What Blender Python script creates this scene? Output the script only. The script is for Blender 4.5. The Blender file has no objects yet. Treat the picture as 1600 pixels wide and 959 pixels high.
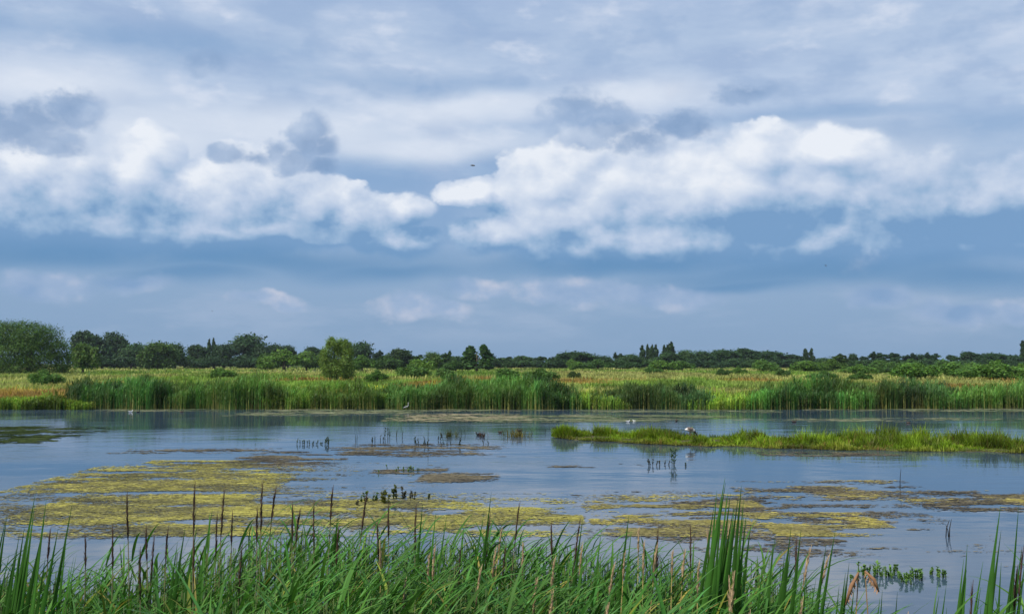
import bpy, bmesh, math, random
import numpy as np
from mathutils import Vector, Matrix

R = math.radians
SC = bpy.context.scene
COL = SC.collection
rng = np.random.default_rng(11)
random.seed(11)

# ------------------------------------------------------------------ camera
F = 1555.0                      # focal length in photograph pixels (1600 wide)
CAM_H = 3.0                     # metres above the water
TH = math.atan(86.5 / F)        # the camera looks up a little: horizon at row 566
cam_d = bpy.data.cameras.new('camera')
cam = bpy.data.objects.new('camera', cam_d)
COL.objects.link(cam)
cam.location = (0, 0, CAM_H)
cam.rotation_euler = (R(90) + TH, 0, 0)
cam_d.sensor_width = 36.0
cam_d.lens = 36.0 * F / 1600.0
cam_d.clip_start = 0.05
cam_d.clip_end = 20000.0
SC.camera = cam


def ray(X, Y):
    x, y = (X - 800.0) / F, (479.5 - Y) / F
    f = np.array([0, math.cos(TH), math.sin(TH)])
    u = np.array([0, -math.sin(TH), math.cos(TH)])
    d = f + x * np.array([1.0, 0, 0]) + y * u
    return d / np.linalg.norm(d)


def at(X, Y, z=0.0):
    """where the sight line of a photograph pixel meets the level z"""
    d = ray(X, Y)
    t = (z - CAM_H) / d[2]
    return np.array([0, 0, CAM_H]) + d * t


def xat(X, dist):
    """sideways position of photograph column X at a distance"""
    d = ray(X, 566)
    return d[0] / d[1] * dist


def zat(Y, dist):
    d = ray(800, Y)
    return CAM_H + d[2] / d[1] * dist


def lin(r, g, b):
    o = []
    for c in (r, g, b):
        c /= 255.0
        o.append(c / 12.92 if c <= 0.04045 else ((c + 0.055) / 1.055) ** 2.4)
    return tuple(o)


# ------------------------------------------------------------------ render
SC.view_settings.view_transform = 'Standard'
SC.view_settings.look = 'None'
SC.view_settings.gamma = 1.0
SC.view_settings.exposure = 0.0
SC.view_settings.use_curve_mapping = False
SC.render.engine = 'CYCLES'
SC.cycles.use_denoising = True
SC.cycles.max_bounces = 6
SC.cycles.diffuse_bounces = 3
SC.cycles.glossy_bounces = 3
SC.cycles.transmission_bounces = 3
SC.cycles.transparent_max_bounces = 6
SC.cycles.caustics_reflective = False
SC.cycles.caustics_refractive = False

# ------------------------------------------------------------------ node helper


class NT:
    def __init__(self, tree):
        self.t = tree
        tree.nodes.clear()

    def node(self, typ, ins=None, **props):
        n = self.t.nodes.new(typ)
        for k, v in props.items():
            setattr(n, k, v)
        for k, v in (ins or {}).items():
            self.put(n.inputs[k], v)
        return n

    def put(self, sock, v):
        if isinstance(v, bpy.types.NodeSocket):
            self.t.links.new(v, sock)
        elif v is not None:
            if isinstance(v, (tuple, list)) and len(v) == 3 and sock.type == 'RGBA':
                v = (*v, 1.0)
            sock.default_value = v

    def m(self, op, a, b=None, c=None, clamp=False):
        n = self.node('ShaderNodeMath', operation=op, use_clamp=clamp)
        for i, v in enumerate((a, b, c)):
            if v is not None:
                self.put(n.inputs[i], v)
        return n.outputs[0]

    def v(self, op, a, b=None, out=0):
        n = self.node('ShaderNodeVectorMath', operation=op)
        self.put(n.inputs[0], a)
        if b is not None:
            self.put(n.inputs['Scale' if op == 'SCALE' else 1], b)
        return n.outputs[out]

    def noise(self, vec, scale, detail=4, rough=0.55, dist=0.0, color=False, typ='FBM', dim='3D', lac=2.0):
        n = self.node('ShaderNodeTexNoise', {'Vector': vec, 'Scale': scale, 'Detail': detail,
                                             'Roughness': rough, 'Distortion': dist, 'Lacunarity': lac},
                      noise_dimensions=dim, noise_type=typ)
        return n.outputs['Color' if color else 0]

    def step(self, x, lo, hi, a=0.0, b=1.0, kind='SMOOTHSTEP'):
        n = self.node('ShaderNodeMapRange', {'Value': x, 'From Min': lo, 'From Max': hi, 'To Min': a, 'To Max': b},
                      interpolation_type=kind)
        return n.outputs[0]

    def mix(self, f, a, b, blend='MIX'):
        n = self.node('ShaderNodeMix', data_type='RGBA', blend_type=blend)
        self.put(n.inputs[0], f)
        self.put(n.inputs[6], a)
        self.put(n.inputs[7], b)
        return n.outputs[2]

    def ramp(self, f, stops, interp='LINEAR'):
        n = self.node('ShaderNodeValToRGB', {0: f})
        cr = n.color_ramp
        cr.interpolation = interp
        while len(cr.elements) < len(stops):
            cr.elements.new(0.5)
        for e, (p, c) in zip(cr.elements, stops):
            e.position = p
            e.color = (*c, 1.0)
        return n.outputs[0]


# ------------------------------------------------------------------ sun
SUN_EL = R(47)
SUN_DIR = Vector((-0.72, -0.70, 0)).normalized() * math.cos(SUN_EL) + Vector((0, 0, math.sin(SUN_EL)))
sun_d = bpy.data.lights.new('sun', 'SUN')
sun_d.energy = 4.6
sun_d.angle = R(0.53)
sun_d.color = (1.0, 0.95, 0.86)
sun = bpy.data.objects.new('sun', sun_d)
COL.objects.link(sun)
sun.rotation_euler = SUN_DIR.to_track_quat('Z', 'Y').to_euler()
sun.location = (-30, -20, 60)

# ------------------------------------------------------------------ sky
# A cloudy summer sky: the clear Nishita sky, a high streaky veil over it, two banks of cumulus with
# flat blue-grey bases, ragged darker scraps in front, and small pale clouds low over the horizon.
SKY = 0.10
world = bpy.data.worlds.new('World')
SC.world = world
world.use_nodes = True
world.cycles.sampling_method = 'MANUAL'
world.cycles.sample_map_resolution = 512


def uv(X, Y):
    d = ray(X, Y)
    return math.atan2(d[0], d[1]) * 15.55, math.asin(d[2]) * 15.55


def build_sky():
    g = NT(world.node_tree)
    tc = g.node('ShaderNodeTexCoord')
    D = g.v('NORMALIZE', tc.outputs['Generated'])
    sp = g.node('ShaderNodeSeparateXYZ', {0: D})
    dx, dy, dz = sp.outputs
    az = g.m('ARCTAN2', dx, dy)
    U = g.m('MULTIPLY', az, 15.55)
    V = g.m('MULTIPLY', g.m('ARCSINE', dz), 15.55)
    P = g.v('SCALE', D, 15.55)
    UV = g.node('ShaderNodeCombineXYZ', {0: U, 1: V, 2: 0.0}).outputs[0]

    def centred(vec, scale, detail, rough, amp):
        c = g.noise(vec, scale, detail, rough, color=True)
        return g.v('MULTIPLY', g.v('SUBTRACT', c, (0.5, 0.5, 0.5)), (amp, amp * 0.8, 0.0))

    Pf = g.v('MULTIPLY', P, (1.0, 1.0, 1.35))
    w_big = centred(Pf, 0.5, 2, 0.5, 0.62)
    w_fine = centred(Pf, 1.7, 5, 0.58, 0.40)
    uvw = g.v('ADD', g.v('ADD', UV, w_big), w_fine)
    uv_soft = g.v('ADD', UV, g.v('SCALE', w_big, 1.3))
    uv_rag = g.v('ADD', UV, g.v('ADD', g.v('SCALE', w_big, 0.5), g.v('SCALE', w_fine, 1.1)))

    def puffs(vec, blobs, smooth=None):
        out = None
        for (X, Y, rx, ry) in blobs:
            u, v = uv(X, Y)
            rx, ry = rx / 100.0, ry / 100.0
            n = g.node('ShaderNodeVectorMath', operation='MULTIPLY_ADD')
            g.put(n.inputs[0], vec)
            g.put(n.inputs[1], (1 / rx, 1 / ry, 0))
            g.put(n.inputs[2], (-u / rx, -v / ry, 0))
            ln = g.v('LENGTH', n.outputs[0], out=1)
            if out is None:
                out = ln
            elif smooth:
                out = g.m('SMOOTH_MIN', out, ln, smooth)
            else:
                out = g.m('MINIMUM', out, ln)
        out = g.m('SUBTRACT', 1.0, out, clamp=True)
        return out

    # ---- clear sky and the veil over it
    neb = g.node('ShaderNodeTexSky', sky_type='NISHITA', sun_disc=False, sun_elevation=SUN_EL,
                 sun_rotation=math.atan2(SUN_DIR.x, SUN_DIR.y), air_density=1.0, dust_density=1.2, ozone_density=1.5)
    clear = g.v('SCALE', neb.outputs[0], SKY)
    Vn = g.m('DIVIDE', V, 24.4, clamp=True)           # 0 at the horizon, 1 overhead
    veil = g.ramp(Vn, [(0.0, lin(128, 160, 196)), (0.035, lin(136, 166, 201)), (0.075, lin(146, 175, 209)),
                       (0.12, lin(160, 186, 219)), (0.165, lin(186, 204, 230)), (0.20, lin(178, 198, 226)),
                       (0.25, lin(165, 187, 221)), (1.0, lin(170, 192, 224))])
    base = g.mix(0.94, clear, veil)
    # streaks of high cloud, drawn out sideways
    tilt = g.node('ShaderNodeCombineXYZ', {0: 0.0, 1: 0.0, 2: g.m('MULTIPLY', U, 0.05)}).outputs[0]
    Ps = g.v('ADD', g.v('MULTIPLY', P, (0.45, 0.45, 1.6)), g.v('SCALE', w_big, 0.8))
    st = g.noise(g.v('ADD', Ps, tilt), 0.85, 6, 0.60)
    high = g.step(V, 1.3, 3.2)
    s_hi = g.m('MULTIPLY', g.step(st, 0.46, 0.72), g.m('MULTIPLY', high, 0.5))
    base = g.mix(s_hi, base, lin(226, 232, 245))
    s_lo = g.m('MULTIPLY', g.step(st, 0.50, 0.30), g.m('MULTIPLY', g.step(V, 0.6, 3.4), 0.42))
    base = g.mix(s_lo, base, lin(138, 165, 206))
    # soft mottling of the mid-level cloud
    mo = g.noise(g.v('ADD', g.v('MULTIPLY', P, (1.0, 1.0, 2.1)), g.v('SCALE', w_big, 0.5)), 0.75, 6, 0.55)
    base = g.mix(g.m('MULTIPLY', g.step(mo, 0.50, 0.34), g.m('MULTIPLY', high, 0.55)), base, lin(150, 176, 212))
    base = g.mix(g.m('MULTIPLY', g.step(mo, 0.54, 0.70), g.m('MULTIPLY', high, 0.6)), base, lin(222, 229, 243))
    # broad bright and dark passages
    glow = puffs(uv_soft, [(70, 130, 260, 50), (430, 200, 420, 60), (640, 225, 330, 40), (250, 215, 330, 90),
                           (1300, 235, 300, 60), (1010, 150, 200, 50), (740, 170, 260, 40)], 0.15)
    base = g.mix(g.m('MULTIPLY', g.step(glow, 0.0, 0.9), 0.62), base, lin(232, 238, 248))
    dark = puffs(uv_soft, [(690, 330, 260, 70), (640, 360, 200, 60), (1560, 360, 130, 60), (1440, 200, 330, 35), (240, 70, 420, 40),
                           (600, 280, 200, 50), (1290, 185, 260, 25), (640, 130, 330, 30), (860, 260, 160, 40), (480, 290, 60, 40), (300, 300, 40, 60), (620, 330, 90, 50)], 0.15)
    base = g.mix(g.m('MULTIPLY', g.step(dark, 0.0, 1.0), 0.55), base, lin(122, 160, 203))

    # ---- the greyer mass of cloud behind the bright heads
    grey = puffs(uv_soft, [(1380, 325, 420, 125), (1180, 340, 200, 90), (1600, 330, 300, 120), (950, 330, 260, 80), (150, 320, 320, 70), (440, 345, 220, 55)], 0.15)
    gf = g.noise(Pf, 0.6, 6, 0.55)
    base = g.mix(g.m('MULTIPLY', g.step(g.m('ADD', grey, g.m('MULTIPLY', g.m('SUBTRACT', gf, 0.5), 0.6)), 0.05, 0.55), 0.85), base,
                 g.ramp(gf, [(0.35, lin(140, 171, 209)), (0.65, lin(172, 194, 222))]))

    # ---- thin layers near the horizon, and the noise that shapes and lights the billows
    base = g.mix(g.m('MULTIPLY', g.step(g.noise(g.v('MULTIPLY', P, (0.5, 0.5, 1.9)), 0.8, 5, 0.6), 0.44, 0.66), g.m('MULTIPLY', g.step(V, 0.15, 0.6), g.step(V, 1.5, 1.0, 0.0, 0.5))), base, lin(166, 185, 212))
    f1 = g.noise(Pf, 0.85, 9, 0.60)
    L2 = g.v('ADD', Pf, (-0.20, 0.0, 0.36))
    f2 = g.noise(L2, 0.85, 3, 0.56)

    # ---- cumulus: broad heaps roughened by the same noise that lights their billows
    bank = [  # left bank
        (-60, 300, 200, 110), (70, 300, 170, 110), (130, 252, 115, 85), (40, 262, 90, 60), (210, 275, 110, 95), (245, 235, 62, 52), (375, 275, 80, 62),
        (150, 355, 250, 60), (300, 365, 360, 60), (340, 310, 110, 85), (400, 300, 120, 85), (480, 325, 110, 70), (420, 360, 240, 45),
        (560, 340, 90, 60), (620, 322, 75, 32), (610, 375, 110, 36), (720, 302, 60, 24), (752, 298, 42, 26),
        # right bank
        (980, 385, 330, 55), (1360, 385, 420, 75), (770, 370, 100, 46), (850, 335, 120, 85), (860, 285, 90, 70), (950, 282, 150, 100), (905, 258, 80, 60), (1030, 320, 150, 95),
        (1090, 300, 120, 85), (1000, 370, 260, 50), (1190, 240, 100, 55), (1290, 245, 140, 50), (1160, 310, 130, 75),
        (1270, 310, 150, 80), (1400, 325, 230, 110), (1540, 330, 200, 110), (1280, 385, 200, 45), (1500, 390, 200, 50), (1660, 350, 160, 90)]
    Cr = puffs(uvw, bank)
    Cl = puffs(g.v('ADD', uvw, (-0.16, 0.26, 0)), bank)
    # the same weather goes on all round the horizon
    gen = g.noise(g.v('MULTIPLY', P, (1, 1, 1.7)), 0.30, 4, 0.55)
    gband = g.m('MULTIPLY', g.step(V, 1.1, 1.8), g.step(V, 4.2, 2.6))
    gout = g.step(g.m('ABSOLUTE', U), 8.8, 10.5)
    gd = g.m('MULTIPLY', g.m('MULTIPLY', gband, gout), g.step(gen, 0.40, 0.66))
    C = g.m('MAXIMUM', Cr, gd)
    h = g.m('ADD', C, g.m('MULTIPLY', g.m('SUBTRACT', f1, 0.5), 0.9))
    lit = g.m('ADD', g.m('MULTIPLY', g.m('SUBTRACT', Cr, Cl), 0.72), g.m('MULTIPLY', g.m('SUBTRACT', f1, f2), 1.25))
    lit = g.m('ADD', g.m('ADD', lit, 0.62), g.step(g.m('ADD', g.m('ADD', V, g.step(U, -1.6, 0.2, 0.0, 0.28)), g.m('MULTIPLY', g.m('SUBTRACT', f1, 0.5), 1.0)), 1.60, 2.95, -0.60, 0.05))
    lit = g.m('ADD', lit, g.m('MULTIPLY', g.m('SUBTRACT', mo, 0.5), 0.7))
    # the right bank is mostly in the shade of the cloud above it
    shade = puffs(uv_soft, [(1400, 350, 400, 120), (1240, 350, 160, 75), (1540, 310, 260, 120)], 0.2)
    lit = g.m('SUBTRACT', lit, g.m('MULTIPLY', g.step(shade, 0.0, 0.7), 0.33))
    ccol = g.ramp(lit, [(0.0, lin(118, 157, 199)), (0.22, lin(150, 180, 213)), (0.5, lin(186, 203, 228)),
                        (0.75, lin(210, 221, 238)), (1.0, lin(236, 241, 249))])
    base = g.mix(g.m('MULTIPLY', g.m('MULTIPLY', g.m('MULTIPLY', g.step(h, 0.10, g.m('MAXIMUM', g.step(st, 0.35, 0.65, 0.17, 0.36), g.step(V, 2.2, 1.6, 0.2, 0.55))), g.step(C, 0.0, 0.10)), 0.95), g.step(g.m('ADD', V, g.m('MULTIPLY', g.m('SUBTRACT', mo, 0.5), 0.5)), 1.2, 1.6)), base, ccol)

    # ---- the dark flat undersides of the cumulus banks
    und = puffs(uv_soft, [(60, 388, 420, 34), (420, 408, 480, 36), (600, 422, 260, 30), (960, 418, 460, 34),
                          (1260, 430, 500, 34), (1520, 430, 300, 34), (1150, 444, 300, 18), (300, 425, 200, 30), (-300, 400, 300, 40), (1900, 420, 300, 40)], 0.1)
    base = g.mix(g.m('MULTIPLY', g.step(und, 0.0, 1.0), 0.80), base, lin(97, 143, 187))

    # ---- small pale clouds low down
    low = puffs(uvw, [(70, 445, 110, 34), (200, 438, 90, 26), (640, 475, 90, 32), (700, 482, 55, 22), (880, 455, 150, 32),
                      (1030, 462, 150, 28), (740, 452, 90, 22), (1375, 470, 70, 30), (1500, 485, 120, 30), (1590, 480, 50, 26),
                      (420, 470, 90, 20), (-200, 450, 200, 30), (1900, 470, 200, 34)])
    lh = g.m('ADD', low, g.m('MULTIPLY', g.m('SUBTRACT', f1, 0.5), 1.1))
    lrel = g.m('ADD', g.m('MULTIPLY', g.m('SUBTRACT', f1, f2), 2.0), g.m('MULTIPLY', g.m('SUBTRACT', low, 0.5), -0.35))
    lcol = g.ramp(g.m('ADD', lrel, 0.45), [(0.0, lin(130, 162, 201)), (0.5, lin(158, 180, 211)), (1.0, lin(208, 210, 224))])
    base = g.mix(g.m('MULTIPLY', g.step(lh, 0.12, 0.62), 0.9), base, lcol)

    # ---- ragged darker scraps in front
    rag = puffs(uv_rag, [(-20, 182, 90, 50), (60, 185, 90, 46), (120, 172, 62, 44), (60, 220, 90, 26),
                         (365, 238, 44, 20), (400, 246, 50, 20), (432, 236, 36, 22), (492, 200, 34, 40), (476, 222, 46, 42), (505, 228, 30, 30), (462, 250, 50, 30), (500, 258, 40, 18), (320, 98, 52, 26),
                         (900, 178, 72, 50), (940, 198, 90, 56), (990, 225, 90, 40), (1060, 200, 110, 34),
                         (1175, 148, 76, 24), (20, 200, 120, 40), (940, 205, 110, 40)])
    rh = g.m('ADD', rag, g.m('MULTIPLY', g.m('SUBTRACT', g.noise(Pf, 1.7, 6, 0.6), 0.5), 2.3))
    rcol = g.ramp(g.m('ADD', 0.5, g.m('ADD', g.m('MULTIPLY', g.m('SUBTRACT', f1, f2), 1.6), g.m('MULTIPLY', rag, -0.25))),
                  [(0.15, lin(126, 156, 195)), (0.45, lin(148, 174, 209)), (0.8, lin(192, 208, 231))])
    base = g.mix(g.m('MULTIPLY', g.m('MULTIPLY', g.step(rh, 0.05, 0.72), g.step(rag, 0.0, 0.28)), 0.80), base, rcol)

    col = g.v('SCALE', base, 1.0 / SKY)
    bg = g.node('ShaderNodeBackground', {'Color': col, 'Strength': SKY})
    g.t.links.new(bg.outputs[0], g.node('ShaderNodeOutputWorld').inputs[0])


build_sky()


# ================================================================== helpers
ORD = ('first second third fourth fifth sixth seventh eighth ninth tenth eleventh twelfth thirteenth fourteenth fifteenth sixteenth seventeenth eighteenth nineteenth '
       'twentieth twenty-first twenty-second twenty-third twenty-fourth twenty-fifth twenty-sixth twenty-seventh twenty-eighth twenty-ninth thirtieth thirty-first '
       'thirty-second thirty-third thirty-fourth thirty-fifth thirty-sixth thirty-seventh thirty-eighth thirty-ninth fortieth').split()


def link(o, parent=None):
    COL.objects.link(o)
    if parent is not None:
        o.parent = parent
    return o


def tag(o, label=None, cat=None, group=None, kind=None):
    if label:
        o['label'] = label
    if cat:
        o['category'] = cat
    if group:
        o['group'] = group
    if kind:
        o['kind'] = kind
    return o


def empty(name, loc, rz=0.0):
    o = bpy.data.objects.new(name, None)
    o.empty_display_size = 0.2
    o.location = loc
    o.rotation_euler = (0, 0, rz)
    return link(o)


def copy_tree(root):
    """a thing with its parts and their sub-parts; mesh data stays shared"""
    c = link(root.copy())
    for ch in root.children:
        d = link(ch.copy(), c)
        for gc in ch.children:
            link(gc.copy(), d)
    return c


def to_mesh(name, v, faces, col=None, mat=None, smooth=True):
    """v (N,3); faces: list of (M,k) index arrays; col (N,3) own colours of the pieces"""
    me = bpy.data.meshes.new(name)
    v = np.asarray(v, dtype=np.float32)
    if not isinstance(faces, list):
        faces = [faces]
    faces = [np.asarray(f, dtype=np.int32) for f in faces if len(f)]
    idx = np.concatenate([f.ravel() for f in faces])
    tot = np.concatenate([np.full(len(f), f.shape[1], dtype=np.int32) for f in faces])
    start = np.concatenate([[0], np.cumsum(tot)[:-1]]).astype(np.int32)
    me.vertices.add(len(v))
    me.vertices.foreach_set('co', v.ravel())
    me.loops.add(len(idx))
    me.loops.foreach_set('vertex_index', idx)
    me.polygons.add(len(tot))
    me.polygons.foreach_set('loop_start', start)
    me.polygons.foreach_set('use_smooth', np.full(len(tot), smooth, dtype=bool))
    if col is not None:
        a = me.color_attributes.new('tone', 'FLOAT_COLOR', 'POINT')
        c4 = np.ones((len(v), 4), dtype=np.float32)
        c4[:, :3] = col
        a.data.foreach_set('color', c4.ravel())
    me.update(calc_edges=True)
    if mat is not None:
        me.materials.append(mat)
    return me


def obj(name, me, parent=None, loc=None):
    o = bpy.data.objects.new(name, me)
    if loc is not None:
        o.location = loc
    return link(o, parent)


class Bag:
    """collects pieces that belong to ONE mesh"""

    def __init__(self):
        self.v, self.f, self.c, self.n = [], {}, [], 0

    def add(self, v, f, c):
        v = np.asarray(v, float)
        f = np.asarray(f)
        self.v.append(v)
        self.f.setdefault(f.shape[1], []).append(f + self.n)
        c = np.asarray(c, float)
        self.c.append(np.broadcast_to(c, v.shape) if c.ndim == 1 else c)
        self.n += len(v)

    def mesh(self, name, mat, smooth=True):
        return to_mesh(name, np.concatenate(self.v), [np.concatenate(x) for x in self.f.values()],
                       np.concatenate(self.c), mat, smooth)


# ------------------------------------------------------------------ value noise for placing things
_L = np.random.default_rng(5).random((256, 256))


def vnoise(x, y):
    x = np.asarray(x, float)
    y = np.asarray(y, float)
    xi, yi = np.floor(x).astype(int), np.floor(y).astype(int)
    fx, fy = x - xi, y - yi
    fx, fy = fx * fx * (3 - 2 * fx), fy * fy * (3 - 2 * fy)
    a = _L[xi & 255, yi & 255]
    b = _L[(xi + 1) & 255, yi & 255]
    c = _L[xi & 255, (yi + 1) & 255]
    d = _L[(xi + 1) & 255, (yi + 1) & 255]
    return (a * (1 - fx) + b * fx) * (1 - fy) + (c * (1 - fx) + d * fx) * fy


def fbm(x, y, o=4):
    s, a, t = 0.0, 0.5, 0.0
    for k in range(o):
        s = s + a * vnoise(np.asarray(x) * 2 ** k + 17.3 * k, np.asarray(y) * 2 ** k + 9.1 * k)
        t += a
        a *= 0.5
    return s / t


def in_poly(x, y, poly):
    x, y = np.asarray(x, float), np.asarray(y, float)
    r = np.zeros(x.shape, bool)
    n = len(poly)
    for i in range(n):
        x0, y0 = poly[i]
        x1, y1 = poly[(i + 1) % n]
        c = (y0 > y) != (y1 > y)
        with np.errstate(divide='ignore', invalid='ignore'):
            t = (x1 - x0) * (y - y0) / (y1 - y0) + x0
        r ^= c & (x < t)
    return r


def ss(x, a, b):
    t = np.clip((np.asarray(x, float) - a) / (b - a), 0, 1)
    return t * t * (3 - 2 * t)


# ------------------------------------------------------------------ blades (grass, reeds, far leaves), many at once
def blades(base, length, width, az, lean, bend, segs, c0, c1, tipw=0.08, midw=1.0, face=None):
    """N curved flat blades. lean: start angle from upright, bend: further turning by the tip (radians), az: the side they lean to"""
    N = len(base)
    length, width, az, lean, bend = [np.broadcast_to(np.asarray(q, float), (N,)) for q in (length, width, az, lean, bend)]
    t = np.linspace(0, 1, segs + 1)
    ang = lean[:, None] + bend[:, None] * t[None, :] ** 1.4
    ds = length[:, None] / segs
    sx = np.sin(ang) * ds
    sz = np.cos(ang) * ds
    h = np.concatenate([np.zeros((N, 1)), np.cumsum((sx[:, :-1] + sx[:, 1:]) / 2, 1)], 1)
    z = np.concatenate([np.zeros((N, 1)), np.cumsum((sz[:, :-1] + sz[:, 1:]) / 2, 1)], 1)
    prof = np.where(t < 0.35, 0.55 + (midw - 0.55) * t / 0.35, midw + (tipw - midw) * ((t - 0.35) / 0.65) ** 1.5)
    fa = az + math.pi / 2 if face is None else face
    wx = np.cos(fa)[:, None] * width[:, None] * prof[None, :] / 2
    wy = np.sin(fa)[:, None] * width[:, None] * prof[None, :] / 2
    cx = base[:, 0][:, None] + np.cos(az)[:, None] * h
    cy = base[:, 1][:, None] + np.sin(az)[:, None] * h
    cz = base[:, 2][:, None] + z
    v = np.empty((N, segs + 1, 2, 3))
    v[:, :, 0, 0], v[:, :, 1, 0] = cx - wx, cx + wx
    v[:, :, 0, 1], v[:, :, 1, 1] = cy - wy, cy + wy
    v[:, :, 0, 2] = v[:, :, 1, 2] = cz
    k = np.arange(segs)
    q = np.stack([k * 2, k * 2 + 1, k * 2 + 3, k * 2 + 2], 1)
    f = (q[None] + (np.arange(N) * (segs + 1) * 2)[:, None, None]).reshape(-1, 4)
    c0 = np.broadcast_to(np.asarray(c0, float), (N, 3))
    c1 = np.broadcast_to(np.asarray(c1, float), (N, 3))
    c = c0[:, None, None, :] * (1 - t)[None, :, None, None] + c1[:, None, None, :] * t[None, :, None, None]
    c = np.broadcast_to(c, (N, segs + 1, 2, 3)).reshape(-1, 3)
    return v.reshape(-1, 3), f, c


def sweep(path, rad, sides=8, col=None, flat=None, cap=True):
    """one closed tube along a path with a radius (or (across, up) pair) per point"""
    path = np.asarray(path, float)
    n = len(path)
    tang = np.gradient(path, axis=0)
    tang /= np.linalg.norm(tang, axis=1)[:, None] + 1e-9
    up = np.array([0, 0, 1.0])
    v, c = [], []
    prev = None
    for i in range(n):
        s = np.cross(tang[i], up)
        if np.linalg.norm(s) < 0.15:
            s = prev if prev is not None else np.array([0, 1.0, 0])
        s = s / np.linalg.norm(s)
        if prev is not None and np.dot(s, prev) < 0:
            s = -s
        prev = s
        w = np.cross(s, tang[i])
        r = rad[i]
        ra, rb = (r, r) if np.isscalar(r) else r
        a = np.linspace(0, 2 * np.pi, sides, endpoint=False)
        v.append(path[i] + np.cos(a)[:, None] * s * ra + np.sin(a)[:, None] * w * rb)
        cc = np.asarray(col[i] if (col is not None and np.ndim(col) == 2) else (col if col is not None else (1, 1, 1)), float)
        c.append(np.tile(cc, (sides, 1)))
    v = np.concatenate(v + [path[:1], path[-1:]])
    c = np.concatenate(c + [c[0][:1], c[-1][:1]])
    f = []
    for i in range(n - 1):
        for k in range(sides):
            k2 = (k + 1) % sides
            f.append((i * sides + k, i * sides + k2, (i + 1) * sides + k2, (i + 1) * sides + k))
    t = []
    if cap:
        for k in range(sides):
            k2 = (k + 1) % sides
            t.append((n * sides, k2, k))
            t.append((n * sides + 1, (n - 1) * sides + k, (n - 1) * sides + k2))
    return v, np.array(f), np.array(t), c


def add_sweep(bag, *a, **k):
    v, f, t, c = sweep(*a, **k)
    n = bag.n
    bag.v.append(v)
    bag.c.append(c)
    bag.f.setdefault(4, []).append(f + n)
    if len(t):
        bag.f.setdefault(3, []).append(t + n)
    bag.n += len(v)


# ================================================================== materials
def new_mat(name):
    m = bpy.data.materials.new(name)
    m.use_nodes = True
    return m, NT(m.node_tree)


def leaf_mat(name, rough=0.55, trans=0.35, spec=0.35, vary=0.25, grain=6.0):
    """the piece's own colour (attribute) x the object's tint, with fine blotching; lets some light through"""
    m, g = new_mat(name)
    at_ = g.node('ShaderNodeAttribute', attribute_name='tone').outputs['Color']
    oi = g.node('ShaderNodeObjectInfo')
    tc = g.node('ShaderNodeTexCoord')
    nz = g.noise(tc.outputs['Object'], grain, 3)
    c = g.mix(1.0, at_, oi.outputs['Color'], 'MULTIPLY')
    c = g.mix(1.0, c, g.ramp(nz, [(0.25, (1 - vary,) * 3), (0.75, (1 + vary, 1 + vary, 1.0))]), 'MULTIPLY')
    p = g.node('ShaderNodeBsdfPrincipled', {'Base Color': c, 'Roughness': rough, 'Specular IOR Level': spec})
    t = g.node('ShaderNodeBsdfTranslucent', {'Color': g.mix(1.0, c, (1.15, 1.2, 0.7), 'MULTIPLY')})
    mx = g.node('ShaderNodeMixShader', {0: trans, 1: p.outputs[0], 2: t.outputs[0]})
    g.t.links.new(mx.outputs[0], g.node('ShaderNodeOutputMaterial').inputs[0])
    return m


def plain_mat(name, rough=0.7, spec=0.3, vary=0.2, grain=20.0):
    m, g = new_mat(name)
    at_ = g.node('ShaderNodeAttribute', attribute_name='tone').outputs['Color']
    tc = g.node('ShaderNodeTexCoord')
    nz = g.noise(tc.outputs['Object'], grain, 4)
    c = g.mix(1.0, at_, g.ramp(nz, [(0.25, (1 - vary,) * 3), (0.75, (1 + vary,) * 3)]), 'MULTIPLY')
    p = g.node('ShaderNodeBsdfPrincipled', {'Base Color': c, 'Roughness': rough, 'Specular IOR Level': spec})
    g.t.links.new(p.outputs[0], g.node('ShaderNodeOutputMaterial').inputs[0])
    return m


M_LEAF = leaf_mat('tree_leaves', 0.6, 0.28, 0.25, 0.3, 0.6)
M_REED = leaf_mat('reed_leaves', 0.55, 0.26, 0.12, 0.22, 9.0)
M_FAR = leaf_mat('far_reeds', 0.55, 0.3, 0.3, 0.25, 0.7)
M_GRASS = leaf_mat('meadow_grass', 0.65, 0.35, 0.2, 0.25, 0.5)
M_HEAD = plain_mat('seed_heads', 0.85, 0.1, 0.3, 60.0)
M_WEED = plain_mat('floating_weed', 0.85, 0.0, 0.25, 3.0)
M_BARK = plain_mat('bark', 0.9, 0.1, 0.35, 8.0)
M_BIRD = plain_mat('plumage', 0.75, 0.2, 0.2, 25.0)


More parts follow.
